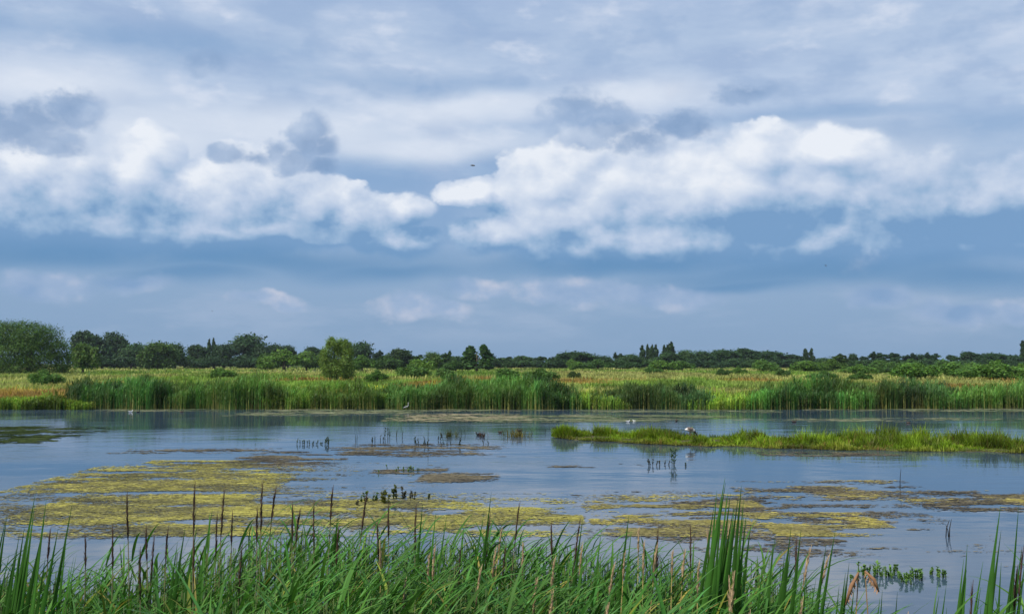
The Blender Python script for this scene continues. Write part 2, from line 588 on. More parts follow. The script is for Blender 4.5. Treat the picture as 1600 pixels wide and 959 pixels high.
def water_mat():
    m, g = new_mat('pond_water')
    ge = g.node('ShaderNodeNewGeometry').outputs['Position']
    # ripples run sideways; patches of breeze roughen the surface, sheltered water stays smooth
    pw = g.v('MULTIPLY', ge, (0.55, 1.0, 1.0))
    r1 = g.noise(pw, 3.2, 3, 0.5)
    r2 = g.noise(pw, 0.9, 2, 0.5)
    breeze = g.noise(g.v('MULTIPLY', ge, (0.05, 0.16, 1.0)), 1.0, 4, 0.55)
    br = g.step(breeze, 0.36, 0.64, 0.25, 1.0)
    hgt = g.m('ADD', g.m('MULTIPLY', r1, 0.35), g.m('MULTIPLY', r2, 1.0))
    b = g.node('ShaderNodeBump', {'Height': g.m('MULTIPLY', hgt, br), 'Strength': 0.5, 'Distance': 0.035})
    murk = g.noise(g.v('MULTIPLY', ge, (0.1, 0.25, 1)), 1.0, 4)
    c = g.mix(g.step(murk, 0.35, 0.7), (0.040, 0.068, 0.104), (0.050, 0.074, 0.100))
    p = g.node('ShaderNodeBsdfPrincipled', {'Base Color': c, 'Roughness': g.m('MULTIPLY', br, 0.12), 'IOR': 1.333,
                                            'Specular IOR Level': 0.5, 'Normal': b.outputs[0]})
    g.t.links.new(p.outputs[0], g.node('ShaderNodeOutputMaterial').inputs[0])
    return m


def ground_mat():
    m, g = new_mat('marsh_ground')
    ge = g.node('ShaderNodeNewGeometry').outputs['Position']
    z = g.node('ShaderNodeSeparateXYZ', {0: ge}).outputs[2]
    a = g.noise(g.v('MULTIPLY', ge, (1, 0.6, 1)), 0.035, 6, 0.6)
    b = g.noise(ge, 0.9, 5, 0.65)
    c = g.ramp(a, [(0.30, (0.060, 0.105, 0.020)), (0.48, (0.115, 0.150, 0.032)), (0.60, (0.200, 0.180, 0.080)), (0.75, (0.110, 0.130, 0.030))])
    c = g.mix(1.0, c, g.ramp(b, [(0.3, (0.7, 0.7, 0.7)), (0.7, (1.25, 1.25, 1.2))]), 'MULTIPLY')
    c = g.mix(g.step(z, 0.22, 0.02), c, (0.045, 0.035, 0.020))      # wet mud at the water line
    p = g.node('ShaderNodeBsdfPrincipled', {'Base Color': c, 'Roughness': 0.95, 'Specular IOR Level': 0.1})
    g.t.links.new(p.outputs[0], g.node('ShaderNodeOutputMaterial').inputs[0])
    return m


M_WATER = water_mat()
M_GROUND = ground_mat()


# ================================================================== setting: ground and water
def shore(x):
    """distance of the far shoreline"""
    x = np.asarray(x, float)
    return 64.5 + 1.6 * (fbm(x * 0.06 + 3, x * 0 + 2.5, 3) - 0.5) + 1.0 * ss(np.abs(x), 20, 60) - 14 * ss(np.abs(x), 60, 160)


def ground_z(x, y):
    x, y = np.asarray(x, float), np.asarray(y, float)
    s = shore(x)
    far = ss(y, s - 1.5, s + 2.5)
    und = (fbm(x * 0.02 + 40, y * 0.02 + 10, 4) - 0.5)
    zf = 0.28 + 0.22 * ss(y, s, s + 60) + und * 0.45 * ss(y, s + 10, s + 90)
    near = 1 - ss(y, 1.2, 4.2)
    zn = 1.35 + 0.1 * (fbm(x * 0.5, y * 0.5, 2) - 0.5)
    side = ss(np.abs(x), 110, 150)
    return -0.9 + far * (zf + 0.9) * 1.0 + near * (zn + 0.9) + side * (1 - far) * (1 - near) * 1.5


def build_setting():
    ys = np.concatenate([[-1500, -500, -120, -30, -5], np.linspace(0, 8, 17), np.linspace(12, 60, 9), np.linspace(61, 76, 31),
                         76 * (1600 / 76) ** np.linspace(0.02, 1, 70)])
    xs = np.concatenate([-np.geomspace(1600, 60, 24), np.linspace(-56, 56, 57), np.geomspace(60, 1600, 24)])
    X, Y = np.meshgrid(xs, ys)
    Z = ground_z(X, Y)
    v = np.stack([X.ravel(), Y.ravel(), Z.ravel()], 1)
    nx, ny = len(xs), len(ys)
    i = np.arange(nx - 1)[None] + (np.arange(ny - 1) * nx)[:, None]
    f = np.stack([i, i + 1, i + nx + 1, i + nx], -1).reshape(-1, 4)
    g = obj('ground', to_mesh('ground', v, f, None, M_GROUND))
    tag(g, kind='structure')
    w = obj('water', to_mesh('water', [(-160, 0.5, 0), (160, 0.5, 0), (160, 72, 0), (-160, 72, 0)], np.array([[0, 1, 2, 3]]), None, M_WATER))
    tag(w, kind='structure')


build_setting()


# ================================================================== floating weed
MANY, SMALL = 4.6, 0.44            # weed comes in many small shreds


def flakes(region, n, size, pal, seed, name, label, thr, stretch=(0.8, 1.9), soft=0.17, zlo=0.004, zhi=0.012, grain=1.0, ymin=None, el=2.4):
    """ragged pieces of weed lying on the water inside a patch; `region` is a list of (outline, chance) in photograph pixels"""
    r = np.random.default_rng(seed)
    P = []
    for poly, chance in region:
        w = np.array([at(x, y)[:2] for x, y in poly])
        lo, hi = w.min(0), w.max(0)
        k = int(n * chance * MANY)
        p = r.random((k, 2)) * (hi - lo) + lo
        wob = np.stack([fbm(p[:, 0] * 0.5, p[:, 1] * 0.35, 3) - 0.5, fbm(p[:, 0] * 0.5 + 50, p[:, 1] * 0.35, 3) - 0.5], 1) * (hi - lo) * 0.22
        ext = np.minimum(hi - lo, np.array([9.0, 6.0]))
        jit = r.normal(0, 0.13, (k, 2)) * ext * np.exp(r.normal(0, .6, (k, 1)))
        p = p[in_poly(p[:, 0] + wob[:, 0] + jit[:, 0], p[:, 1] + wob[:, 1] + jit[:, 1], w)]
        P.append(p)
    p = np.concatenate(P)
    d = fbm(p[:, 0] * stretch[0] * grain + seed, p[:, 1] * stretch[1] * grain, 5)
    p = p[r.random(len(p)) < ss(d, thr - soft, thr + soft)]
    N = len(p)
    s = size * SMALL * np.exp(r.normal(0, 0.55, N))
    a = np.linspace(0, 2 * np.pi, 5, endpoint=False)[None] + r.random((N, 1)) * 6.28
    rad = s[:, None] * (0.55 + 0.75 * r.random((N, 5)))
    z = r.uniform(zlo, zhi, (N, 1)) + r.uniform(-0.002, 0.002, (N, 5))
    v = np.stack([p[:, :1] + np.cos(a) * rad * el, p[:, 1:] + np.sin(a) * rad, z], -1).reshape(-1, 3)
    f = np.arange(N * 5).reshape(N, 5)
    pal = np.array(pal)
    tone = fbm(p[:, 0] * 0.9 + 8, p[:, 1] * 1.6, 4) + r.normal(0, 0.16, N)
    i = np.clip((tone - 0.28) / 0.44, 0, 0.999) * (len(pal) - 1)
    i0 = i.astype(int)
    c = pal[i0] * (1 - (i - i0))[:, None] + pal[i0 + 1] * (i - i0)[:, None]
    c = c * r.uniform(0.8, 1.2, (N, 1))
    o = obj(name, to_mesh(name, v, f, np.repeat(c, 5, 0), M_WEED, False))
    tag(o, label, 'algae', kind='stuff')
    return o


YEL = [(0.13, 0.125, 0.06), (0.23, 0.21, 0.080), (0.32, 0.295, 0.080), (0.39, 0.355, 0.085)]
OLV = [(0.14, 0.12, 0.07), (0.22, 0.19, 0.08), (0.32, 0.27, 0.08)]
DUL = [(0.07, 0.065, 0.055), (0.12, 0.105, 0.075), (0.18, 0.155, 0.10)]
PAL = [(0.10, 0.14, 0.07), (0.18, 0.21, 0.11), (0.27, 0.26, 0.16)]


def build_weed():
    flakes([([(5, 768), (60, 752), (130, 738), (250, 727), (330, 733), (420, 738), (440, 758), (300, 768), (140, 770)], 0.35),
            ([(80, 786), (160, 774), (300, 770), (470, 772), (560, 790), (700, 795), (850, 792), (908, 803), (900, 824), (700, 828),
              (480, 838), (300, 832), (160, 818)], 1.0),
            ([(210, 728), (240, 719), (350, 719), (400, 726), (330, 732)], 0.10)],
           47000, 0.027, YEL, 3, 'algae_mat', 'large yellow algae mat floating left of centre behind the reeds', 0.50)
    flakes([([(0, 775), (120, 745), (260, 720), (420, 722), (480, 770), (620, 790), (660, 830), (300, 842), (90, 835), (40, 800)], 1.0)],
           30000, 0.026, [(0.09, 0.085, 0.055), (0.15, 0.14, 0.075), (0.21, 0.19, 0.09)], 4, 'pond_weed', 'brownish weed fringing the large yellow algae mat', 0.53)
    flakes([([(915, 800), (1000, 785), (1090, 782), (1160, 772), (1190, 790), (1150, 820), (1080, 838), (940, 838)], 1.0),
            ([(1190, 818), (1260, 800), (1330, 806), (1385, 818), (1330, 834), (1220, 838)], 0.45)],
           15000, 0.029, [OLV[1], YEL[1], (0.40, 0.34, 0.08)], 5, 'algae_mat', 'olive yellow algae patches floating right of centre', 0.52)
    flakes([([(900, 795), (1040, 780), (1165, 765), (1420, 790), (1420, 850), (1280, 885), (1180, 880), (1050, 845)], 1.0)],
           13000, 0.026, DUL, 6, 'pond_weed', 'thin brown weed drifting round the olive algae patches', 0.55, soft=0.06)
    flakes([([(1155, 770), (1240, 758), (1330, 750), (1415, 752), (1420, 770), (1330, 780), (1200, 782)], 1.0),
            ([(1415, 785), (1480, 770), (1610, 764), (1650, 790), (1520, 800)], 1.0)],
           6000, 0.034, DUL + [OLV[2]], 7, 'pond_weed', 'two long greyish brown weed rafts near the right edge', 0.52)
    flakes([([(500, 706), (560, 696), (700, 693), (795, 703), (720, 711), (560, 714)], 1.0),
            ([(350, 722), (440, 705), (560, 708), (500, 724), (400, 730)], 0.8),
            ([(580, 738), (640, 729), (700, 732), (660, 740)], 0.3), ([(655, 748), (720, 738), (780, 744), (720, 754)], 0.4),
            ([(855, 730), (930, 725), (1000, 724), (920, 730)], 0.15), ([(180, 705), (420, 700), (430, 704), (200, 709)], 0.4),
            ([(1180, 706), (1300, 707), (1420, 712), (1280, 713)], 0.3)],
           5500, 0.040, DUL, 8, 'pond_weed', 'thin grey brown weed streaks on the open middle water', 0.52, el=2.6)
    flakes([([(600, 655), (640, 646), (760, 646), (830, 651), (760, 658), (650, 659)], 1.0)],
           1000, 0.085, [(0.20, 0.22, 0.12), (0.34, 0.29, 0.17), (0.42, 0.35, 0.22)], 9, 'algae_mat',
           'pale tan raft of weed before the central reeds', 0.44, el=3.0)
    flakes([([(760, 656), (840, 647), (1010, 650), (1090, 656), (900, 660)], 0.9), ([(380, 644), (640, 640), (660, 644), (400, 650)], 0.7),
            ([(420, 640), (700, 636), (900, 640), (640, 643)], 0.8), ([(900, 641), (1200, 639), (1200, 643), (960, 645)], 0.5),
            ([(1250, 640), (1400, 636), (1610, 639), (1620, 643), (1450, 642)], 1.0), ([(1000, 648), (1120, 651), (1150, 653), (1000, 652)], 0.4),
            ([(150, 640), (420, 637), (430, 640), (200, 643)], 0.3), ([(1150, 656), (1500, 652), (1600, 654), (1300, 659)], 0.35)],
           3800, 0.08, PAL, 10, 'algae_mat', 'pale green weed lines along the foot of the far reeds', 0.52, el=3.5)
    flakes([([(-40, 670), (30, 666), (90, 668), (95, 680), (80, 690), (-40, 693)], 1.0)],  # dark green flakes gathered in one patch on the water
           4000, 0.11, [(0.018, 0.03, 0.012), (0.03, 0.045, 0.016), (0.06, 0.08, 0.03)], 12, 'pond_weed',
           'dark green patch on the water at the left edge', 0.47, el=2.2)


build_weed()


# ================================================================== meadow beyond the pond
def build_meadow():
    r = np.random.default_rng(21)
    bag_v, bag_f, bag_c, n0 = [], [], [], 0
    for (d0, d1, n, hgt, wid, per) in ((65.5, 85, 15000, 0.52, 0.035, 5), (85, 130, 15000, 0.46, 0.07, 5), (130, 230, 15000, 0.65, 0.13, 5), (230, 480, 13000, 0.6, 0.30, 4)):
        d = np.sqrt(r.uniform(d0 ** 2, d1 ** 2, n))
        x = r.uniform(-0.62, 0.62, n) * d
        keep = d > shore(x) + 0.8
        x, d = x[keep], d[keep]
        px = 800 + F * x / d
        # what grows where: lush green, tan seeding grass, rusty dock, yellow ragwort
        a = fbm(x * 0.06 + 11, d * 0.035 + 4, 4)
        b = fbm(x * 0.20 + 31, d * 0.09 + 14, 4)
        tan = ss(a + 0.3 * (b - 0.5), 0.50, 0.60)
        tan = np.clip(tan + 0.40 * ss(px, 1090, 1200) * ss(d, 75, 100) * ss(d, 200, 150) + 0.5 * (px < 130) * ss(d, 78, 90), 0, 1)
        tan *= 0.72
        tan *= 1 - 0.7 * (px > 440) * (px < 860) * ss(d, 90, 75)
        tan = np.clip(tan + 0.32 * ss(d, 150, 260) * ss(b, 0.42, 0.6), 0, 1)
        green = np.stack([0.085 + 0.09 * b, 0.165 + 0.08 * b, 0.022 + 0.03 * b], 1)
        lush = np.array([0.11, 0.20, 0.02])
        strw = np.stack([0.23 + 0.12 * b, 0.215 + 0.10 * b, 0.085 + 0.04 * b], 1)
        rust = np.array([0.26, 0.14, 0.045])
        c = green * (1 - tan[:, None]) + strw * tan[:, None]
        ru = np.clip(ss(fbm(x * 0.13 + 71, d * 0.07 + 24, 3), 0.56, 0.70) * 0.8 * (d < 140)
                     + 0.75 * (px < 115) * (d > 66) * (d < 76) * (b > 0.40) + 0.5 * (px > 1440) * (px < 1570) * (d < 85) * (b > 0.42), 0, 1)
        c = c * (1 - ru[:, None]) + rust * ru[:, None]
        lu = ((px < 125) * (d < 67.5) + (px > 880) * (px < 1000) * (d < 74) + (px > 1095) * (px < 1195) * (d < 72)).clip(0, 1)[:, None] * 0.85
        c = c * (1 - lu) + lush * lu
        yel = r.random(len(x)) < 0.02 * (d < 110) * (ss(b, 0.45, 0.6))
        c[yel] = (0.55, 0.42, 0.02)
        c *= 1.25 * r.uniform(0.65, 1.35, (len(x), 1)) * (0.7 + 0.6 * ss(fbm(x * 0.3 + 3, d * 0.13 + 8, 4), 0.33, 0.67))[:, None]
        h = hgt * (0.55 + 0.9 * fbm(x * 0.25 + 5, d * 0.12, 3)) * np.where(lu[:, 0] > 0, 1.0, 1.0)
        k = per
        X = np.repeat(x, k) + r.normal(0, 0.16 * wid / 0.05, len(x) * k)
        D = np.repeat(d, k) + r.normal(0, 0.16 * wid / 0.05, len(x) * k)
        base = np.stack([X, D, ground_z(X, D) - 0.05], 1)
        m = len(X)
        v, f, cc = blades(base, np.repeat(h, k) * r.uniform(0.6, 1.25, m), wid * r.uniform(0.7, 1.5, m), r.uniform(0, 6.28, m), r.uniform(0.05, 0.5, m),
                          r.uniform(0.2, 0.9, m), 2, np.repeat(c, k, 0) * np.array([0.8, 0.85, 0.8]), np.repeat(c, k, 0) * 1.12, 0.15)
        bag_v.append(v); bag_f.append(f + n0); bag_c.append(cc)
        n0 += len(v)
    o = obj('meadow_grass', to_mesh('meadow_grass', np.concatenate(bag_v), np.concatenate(bag_f), np.concatenate(bag_c), M_GRASS))
    tag(o, 'rough meadow of green and straw coloured grass beyond the pond', 'grass', kind='stuff')


build_meadow()


# ================================================================== reed beds on the far shore
def reed_bed(X0, X1, n, h, dd, c_leaf, label, seed, top=None, front=-0.6, name='reed_bed', straw=1.0, cat='reeds', edge=30):
    r = np.random.default_rng(seed)
    X = r.uniform(X0 - edge, X1 + edge, n)
    X = X[(X > X0 - edge * r.random(n)) & (X < X1 + edge * r.random(n))]
    n = len(X)
    dep = r.random(n) ** 1.3 * dd
    xx = (X - 800) / F * 64.5
    D = shore(xx) + front + dep + 2.0 * (fbm(xx * 0.5, xx * 0 + seed, 3) - 0.5)
    x = (X - 800) / F * D
    hv = h * (0.68 + 0.36 * ss(fbm(x * 0.75 + seed, D * 0.5, 4), 0.32, 0.68)) * r.uniform(0.74, 1.16, n)
    hv *= 0.65 + 0.35 * ss(np.minimum(X - X0, X1 - X), -edge, edge * 1.6)
    z = np.maximum(ground_z(x, D), -0.15)
    base = np.stack([x, D, z], 1)
    c = 1.35 * np.array(c_leaf) * r.uniform(0.55, 1.5, (n, 1)) * (0.45 + 1.1 * ss(fbm(x * 0.8 + 9, D * 0.5, 4), 0.33, 0.67))[:, None]
    c = c * (1 - 0.35 * (fbm(x * 0.25 + 60, D * 0.2, 3)[:, None] > 0.52)) + 0.35 * (fbm(x * 0.25 + 60, D * 0.2, 3)[:, None] > 0.52) * np.array((0.10, 0.17, 0.03))
    c[:, 0] *= r.uniform(0.8, 1.35, n)
    st = np.array([0.34, 0.31, 0.10]) * r.uniform(0.5, 1.25, (n, 1))
    st = np.where((r.random((n, 1)) < 0.42 * straw), st, c * 0.7)
    V, Fc, C, k0 = [], [], [], 0
    az = r.uniform(0, 6.28, n)
    v, f, cc = blades(base, hv * 0.95, 0.030, az, r.uniform(0, .06, n), r.uniform(0, .08, n), 3, st, c, 0.3, face=r.uniform(-.7, .7, n))
    V.append(v); Fc.append(f); C.append(cc); k0 += len(v)
    for j in range(5):
        hh = r.uniform(0.22, 0.95, n)
        b = base.copy()
        b[:, 2] += hv * hh * 0.9
        v, f, cc = blades(b, r.uniform(0.30, 0.60, n) * hv / 1.9, r.uniform(0.026, 0.055, n), r.normal(0.0, 1.5, n), r.uniform(0.1, 0.6, n), r.uniform(0.3, 1.3, n), 2,
                          c * (0.75 + 0.35 * hh)[:, None], c * (0.85 + 0.4 * hh)[:, None], 0.12)
        V.append(v); Fc.append(f + k0); C.append(cc); k0 += len(v)
    o = obj(name, to_mesh(name, np.concatenate(V), np.concatenate(Fc), np.concatenate(C), M_FAR))
    tag(o, label, cat, kind='stuff')


DKG = (0.040, 0.112, 0.026)
MDG = (0.072, 0.150, 0.022)
LIM = (0.120, 0.200, 0.026)


def build_far_reeds():
    reed_bed(132, 262, 2900, 2.15, 4.5, DKG, 'tall dark green reed bed on the far shore at left, beside the low grass bank', 31)
    reed_bed(262, 440, 3300, 2.0, 4.0, (0.054, 0.125, 0.026), 'reed bed with straw coloured stem bases, second along the far shore from the left', 32)
    reed_bed(440, 610, 3000, 1.50, 4.0, MDG, 'lower bright green reed bed below the pale willow on the far shore', 33)
    reed_bed(610, 760, 3200, 1.82, 4.5, DKG, 'dark reed bed behind the pale wading bird', 34)
    reed_bed(760, 882, 2900, 1.92, 5.0, (0.045, 0.122, 0.026), 'tall reed bed left of the bright green gap in the far shore', 35)
    reed_bed(882, 960, 1500, 1.25, 3.5, LIM, 'short lime green sedge filling the gap between dark reed beds', 36, straw=0.4, cat='sedge', name='sedge_bed')
    reed_bed(958, 1092, 2600, 1.75, 3.5, (0.034, 0.078, 0.026), 'dark separate reed clump with brown base on the far shore, right of the bright gap', 37, straw=0.6)
    reed_bed(1092, 1192, 1700, 1.15, 3.5, LIM, 'short bright sedge right of the dark separate reed clump', 38, straw=0.5, cat='sedge', name='sedge_bed')
    reed_bed(1190, 1345, 3000, 1.75, 4.5, (0.050, 0.140, 0.026), 'fresh green reed bed behind the grassy island', 39)
    reed_bed(1345, 1470, 2800, 1.9, 4.0, (0.040, 0.092, 0.026), 'dense dark reed bed with brown foot behind the right end of the island', 40)
    reed_bed(1470, 1660, 3000, 1.7, 4.0, (0.052, 0.132, 0.024), 'reed bed below the rusty grass at the right edge of the far shore', 41)
    reed_bed(-120, 128, 5200, 0.85, 3.0, (0.115, 0.195, 0.022), 'low bright green grass bank at the left end of the far shore', 42, front=-1.2, straw=0.1,
             cat='grass', name='bank_grass')
    reed_bed(-700, -120, 3600, 1.8, 4.0, DKG, 'reed bed on the far shore beyond the left edge', 43)
    reed_bed(1660, 2300, 3600, 1.8, 4.0, DKG, 'reed bed on the far shore beyond the right edge', 44)


build_far_reeds()


# ================================================================== the grassy island
ISL_F = [(868, 684), (900, 687), (935, 689), (1000, 692), (1060, 695), (1130, 697), (1240, 701), (1360, 704), (1480, 705), (1600, 707), (1720, 709)]


def build_island():
    r = np.random.default_rng(51)
    fr = np.array([at(x, y)[:2] for x, y in ISL_F])
    u = np.linspace(0, 1, len(fr))
    uu = np.linspace(0, 1, 90)
    fx, fy = np.interp(uu, u, fr[:, 0]), np.interp(uu, u, fr[:, 1])
    dep = 0.25 + 2.3 * ss(uu, 0.0, 0.14) + 1.5 * ss(uu, 0.25, 0.8) + 0.6 * (fbm(uu * 14, uu * 0 + 3, 3) - 0.5)
    fy = fy + 1.3 * (fbm(uu * 34, uu * 0 + 1, 4) - 0.5)
    # low mound: front rim, crest, back rim
    rows = []
    for t, z in ((-0.06, -0.2), (0.0, 0.015), (0.1, 0.055), (0.5, 0.10), (0.9, 0.06), (1.0, 0.01), (1.05, -0.2)):
        rows.append(np.stack([fx + t * dep * 0.1, fy + t * dep, np.full(90, z)], 1))
    v = np.concatenate(rows)
    i = np.arange(89)[None] + (np.arange(6) * 90)[:, None]
    f = np.stack([i, i + 1, i + 91, i + 90], -1).reshape(-1, 4)
    c = np.tile((0.075, 0.070, 0.030), (len(v), 1))
    o = obj('island', to_mesh('island', v, f, c, plain_mat('island_soil', 0.95, 0.1, 0.4, 1.5)))
    tag(o, kind='structure')
    n = 15000
    q = r.random(n) ** 0.9
    t = r.random(n)
    k = np.interp(q, uu, np.arange(90))
    k0 = k.astype(int).clip(0, 88)
    w = k - k0
    bx, by, bd = [a[k0] * (1 - w) + a[k0 + 1] * w for a in (fx, fy, dep)]
    x, y = bx + t * bd * 0.1, by + (-0.05 + 1.02 * t) * bd
    dn = fbm(x * 1.1, y * 1.1, 4)
    # the tip breaks up into separate tufts
    pxs = 800 + F * x / y
    gap = ss(np.abs(pxs - 899), 6, 2) + ss(np.abs(pxs - 925), 7, 2)
    keep = (dn > 0.24) & (r.random(n) > gap)
    x, y, t, dn = x[keep], y[keep], t[keep], dn[keep]
    n = len(x)
    h = (0.10 + 0.28 * ss(dn, 0.33, 0.66)) * (0.55 + 0.75 * ss(fbm(x * 1.7 + 5, y * 1.3, 3), 0.35, 0.65)) * r.uniform(0.5, 1.35, n) * (0.55 + 0.45 * ss(t, 0.0, 0.3)) * (0.85 + 0.35 * ss(x, 6, 16))
    c = np.stack([0.130 + 0.09 * (dn - 0.3), 0.210 + 0.10 * (dn - 0.3), np.full(n, 0.014)], 1) * r.uniform(0.55, 1.35, (n, 1))
    dk = fbm(x * 0.9 + 30, y * 0.9, 3)
    c *= (1 - 0.45 * ss(dk, 0.55, 0.75))[:, None]
    edge = ss(t, 0.10, 0.0)[:, None] * 0.45
    c = c * (1 - edge) + np.array([0.26, 0.20, 0.06]) * edge
    br = (r.random(n) < 0.07)[:, None]
    c = np.where(br, np.array([0.22, 0.13, 0.05]), c)
    c = c * (0.5 + 0.85 * ss(fbm(x * 0.9 + 70, y * 1.1, 4), 0.32, 0.66))[:, None]
    kk = 7
    X, Y = np.repeat(x, kk) + r.normal(0, .06, n * kk), np.repeat(y, kk) + r.normal(0, .06, n * kk)
    base = np.stack([X, Y, np.full(n * kk, 0.02)], 1)
    m = n * kk
    cc = np.repeat(c, kk, 0) * r.uniform(0.8, 1.2, (m, 1))
    v, f, cl = blades(base, np.repeat(h, kk) * r.uniform(0.6, 1.2, m), r.uniform(0.012, 0.030, m), r.uniform(0, 6.28, m), r.uniform(0.05, 0.6, m),
                      r.uniform(0.1, 0.9, m), 2, cc * 0.75, cc * 1.1, 0.2)
    o = obj('island_grass', to_mesh('island_grass', v, f, cl, M_GRASS))
    tag(o, 'yellow green grass covering the low island at right', 'grass', kind='stuff')


build_island()


# ================================================================== trees
def leaf_cloud(lobes, n, size, r, tone, clump=42, spread=0.30, droop=0.0, inner=0.35, outward=0.9):
    """leaf-sized faces gathered in clumps over a set of lobes (x, y, z, rx, ry, rz)"""
    lobes = np.array(lobes, float)
    wgt = lobes[:, 3] * lobes[:, 5]
    wgt = wgt / wgt.sum()
    nc = clump * len(lobes)
    li = r.choice(len(lobes), nc, p=wgt)
    L = lobes[li]
    d = r.normal(0, 1, (nc, 3))
    d /= np.linalg.norm(d, axis=1)[:, None]
    d[:, 2] = np.where(d[:, 2] < -0.55, -d[:, 2], d[:, 2])
    rr = (1 - inner * r.random(nc) ** 1.5) * r.uniform(0.88, 1.08, nc)
    cc = L[:, :3] + d * L[:, 3:6] * rr[:, None]
    shade = r.uniform(0.60, 1.45, nc)
    k = r.integers(0, nc, n)
    off = np.clip(r.normal(0, 1, (n, 3)), -1.7, 1.7)
    off *= (spread * L[k, 3:6]) * (0.55 + 0.45 * r.random((n, 1)))
    p = cc[k] + off
    p[:, 2] -= droop * np.abs(r.normal(0, 1, n))
    p[:, 2] = np.maximum(p[:, 2], 0.02)
    nrm = d[k] * outward + r.normal(0, 0.65, (n, 3)) + np.array([0, 0, 0.25])
    nrm /= np.linalg.norm(nrm, axis=1)[:, None]
    ref = np.where(np.abs(nrm[:, 2:]) > 0.9, np.array([[1.0, 0, 0]]), np.array([[0, 0, 1.0]]))
    a = np.cross(nrm, ref)
    a /= np.linalg.norm(a, axis=1)[:, None]
    b = np.cross(nrm, a)
    th = r.random((n, 1)) * 6.28
    a, b = a * np.cos(th) + b * np.sin(th), b * np.cos(th) - a * np.sin(th)
    s = size * np.exp(r.normal(0, 0.35, (n, 1)))
    v = np.stack([p - a * s, p + b * s * 0.62, p + a * s, p - b * s * 0.62], 1).reshape(-1, 3)
    f = np.arange(n * 4).reshape(n, 4)
    c = np.array(tone)[None] * (shade[k] * r.uniform(0.82, 1.18, n))[:, None]
    c[:, 0] *= r.uniform(0.85, 1.2, n)
    return v, f, np.repeat(c, 4, 0)


def trunk_mesh(h, r0, lobes, r, name, stems=1):
    b = Bag()
    for s in range(stems):
        ox, oy = (r.uniform(-.5, .5) * r0 * 5, r.uniform(-.5, .5) * r0 * 5) if stems > 1 else (0, 0)
        path = [(ox, oy, -0.3)] + [(ox + r.normal(0, .02) * h * t, oy + r.normal(0, .02) * h * t, h * t) for t in (0.15, 0.35, 0.55, 0.8)]
        add_sweep(b, path, [r0 * 1.35, r0, r0 * 0.8, r0 * 0.6, r0 * 0.25], 7, (0.10, 0.08, 0.06))
    for L in lobes[:9]:
        e = np.array(L[:3])
        s = np.array([0, 0, min(h * r.uniform(0.2, 0.5), e[2] * 0.9)])
        mid = (s + e) / 2 + np.array([0, 0, 0.06 * h])
        add_sweep(b, [s, mid, e], [r0 * 0.45, r0 * 0.3, r0 * 0.1], 5, (0.10, 0.08, 0.06))
    return b.mesh(name, M_BARK)


PROTO = {}


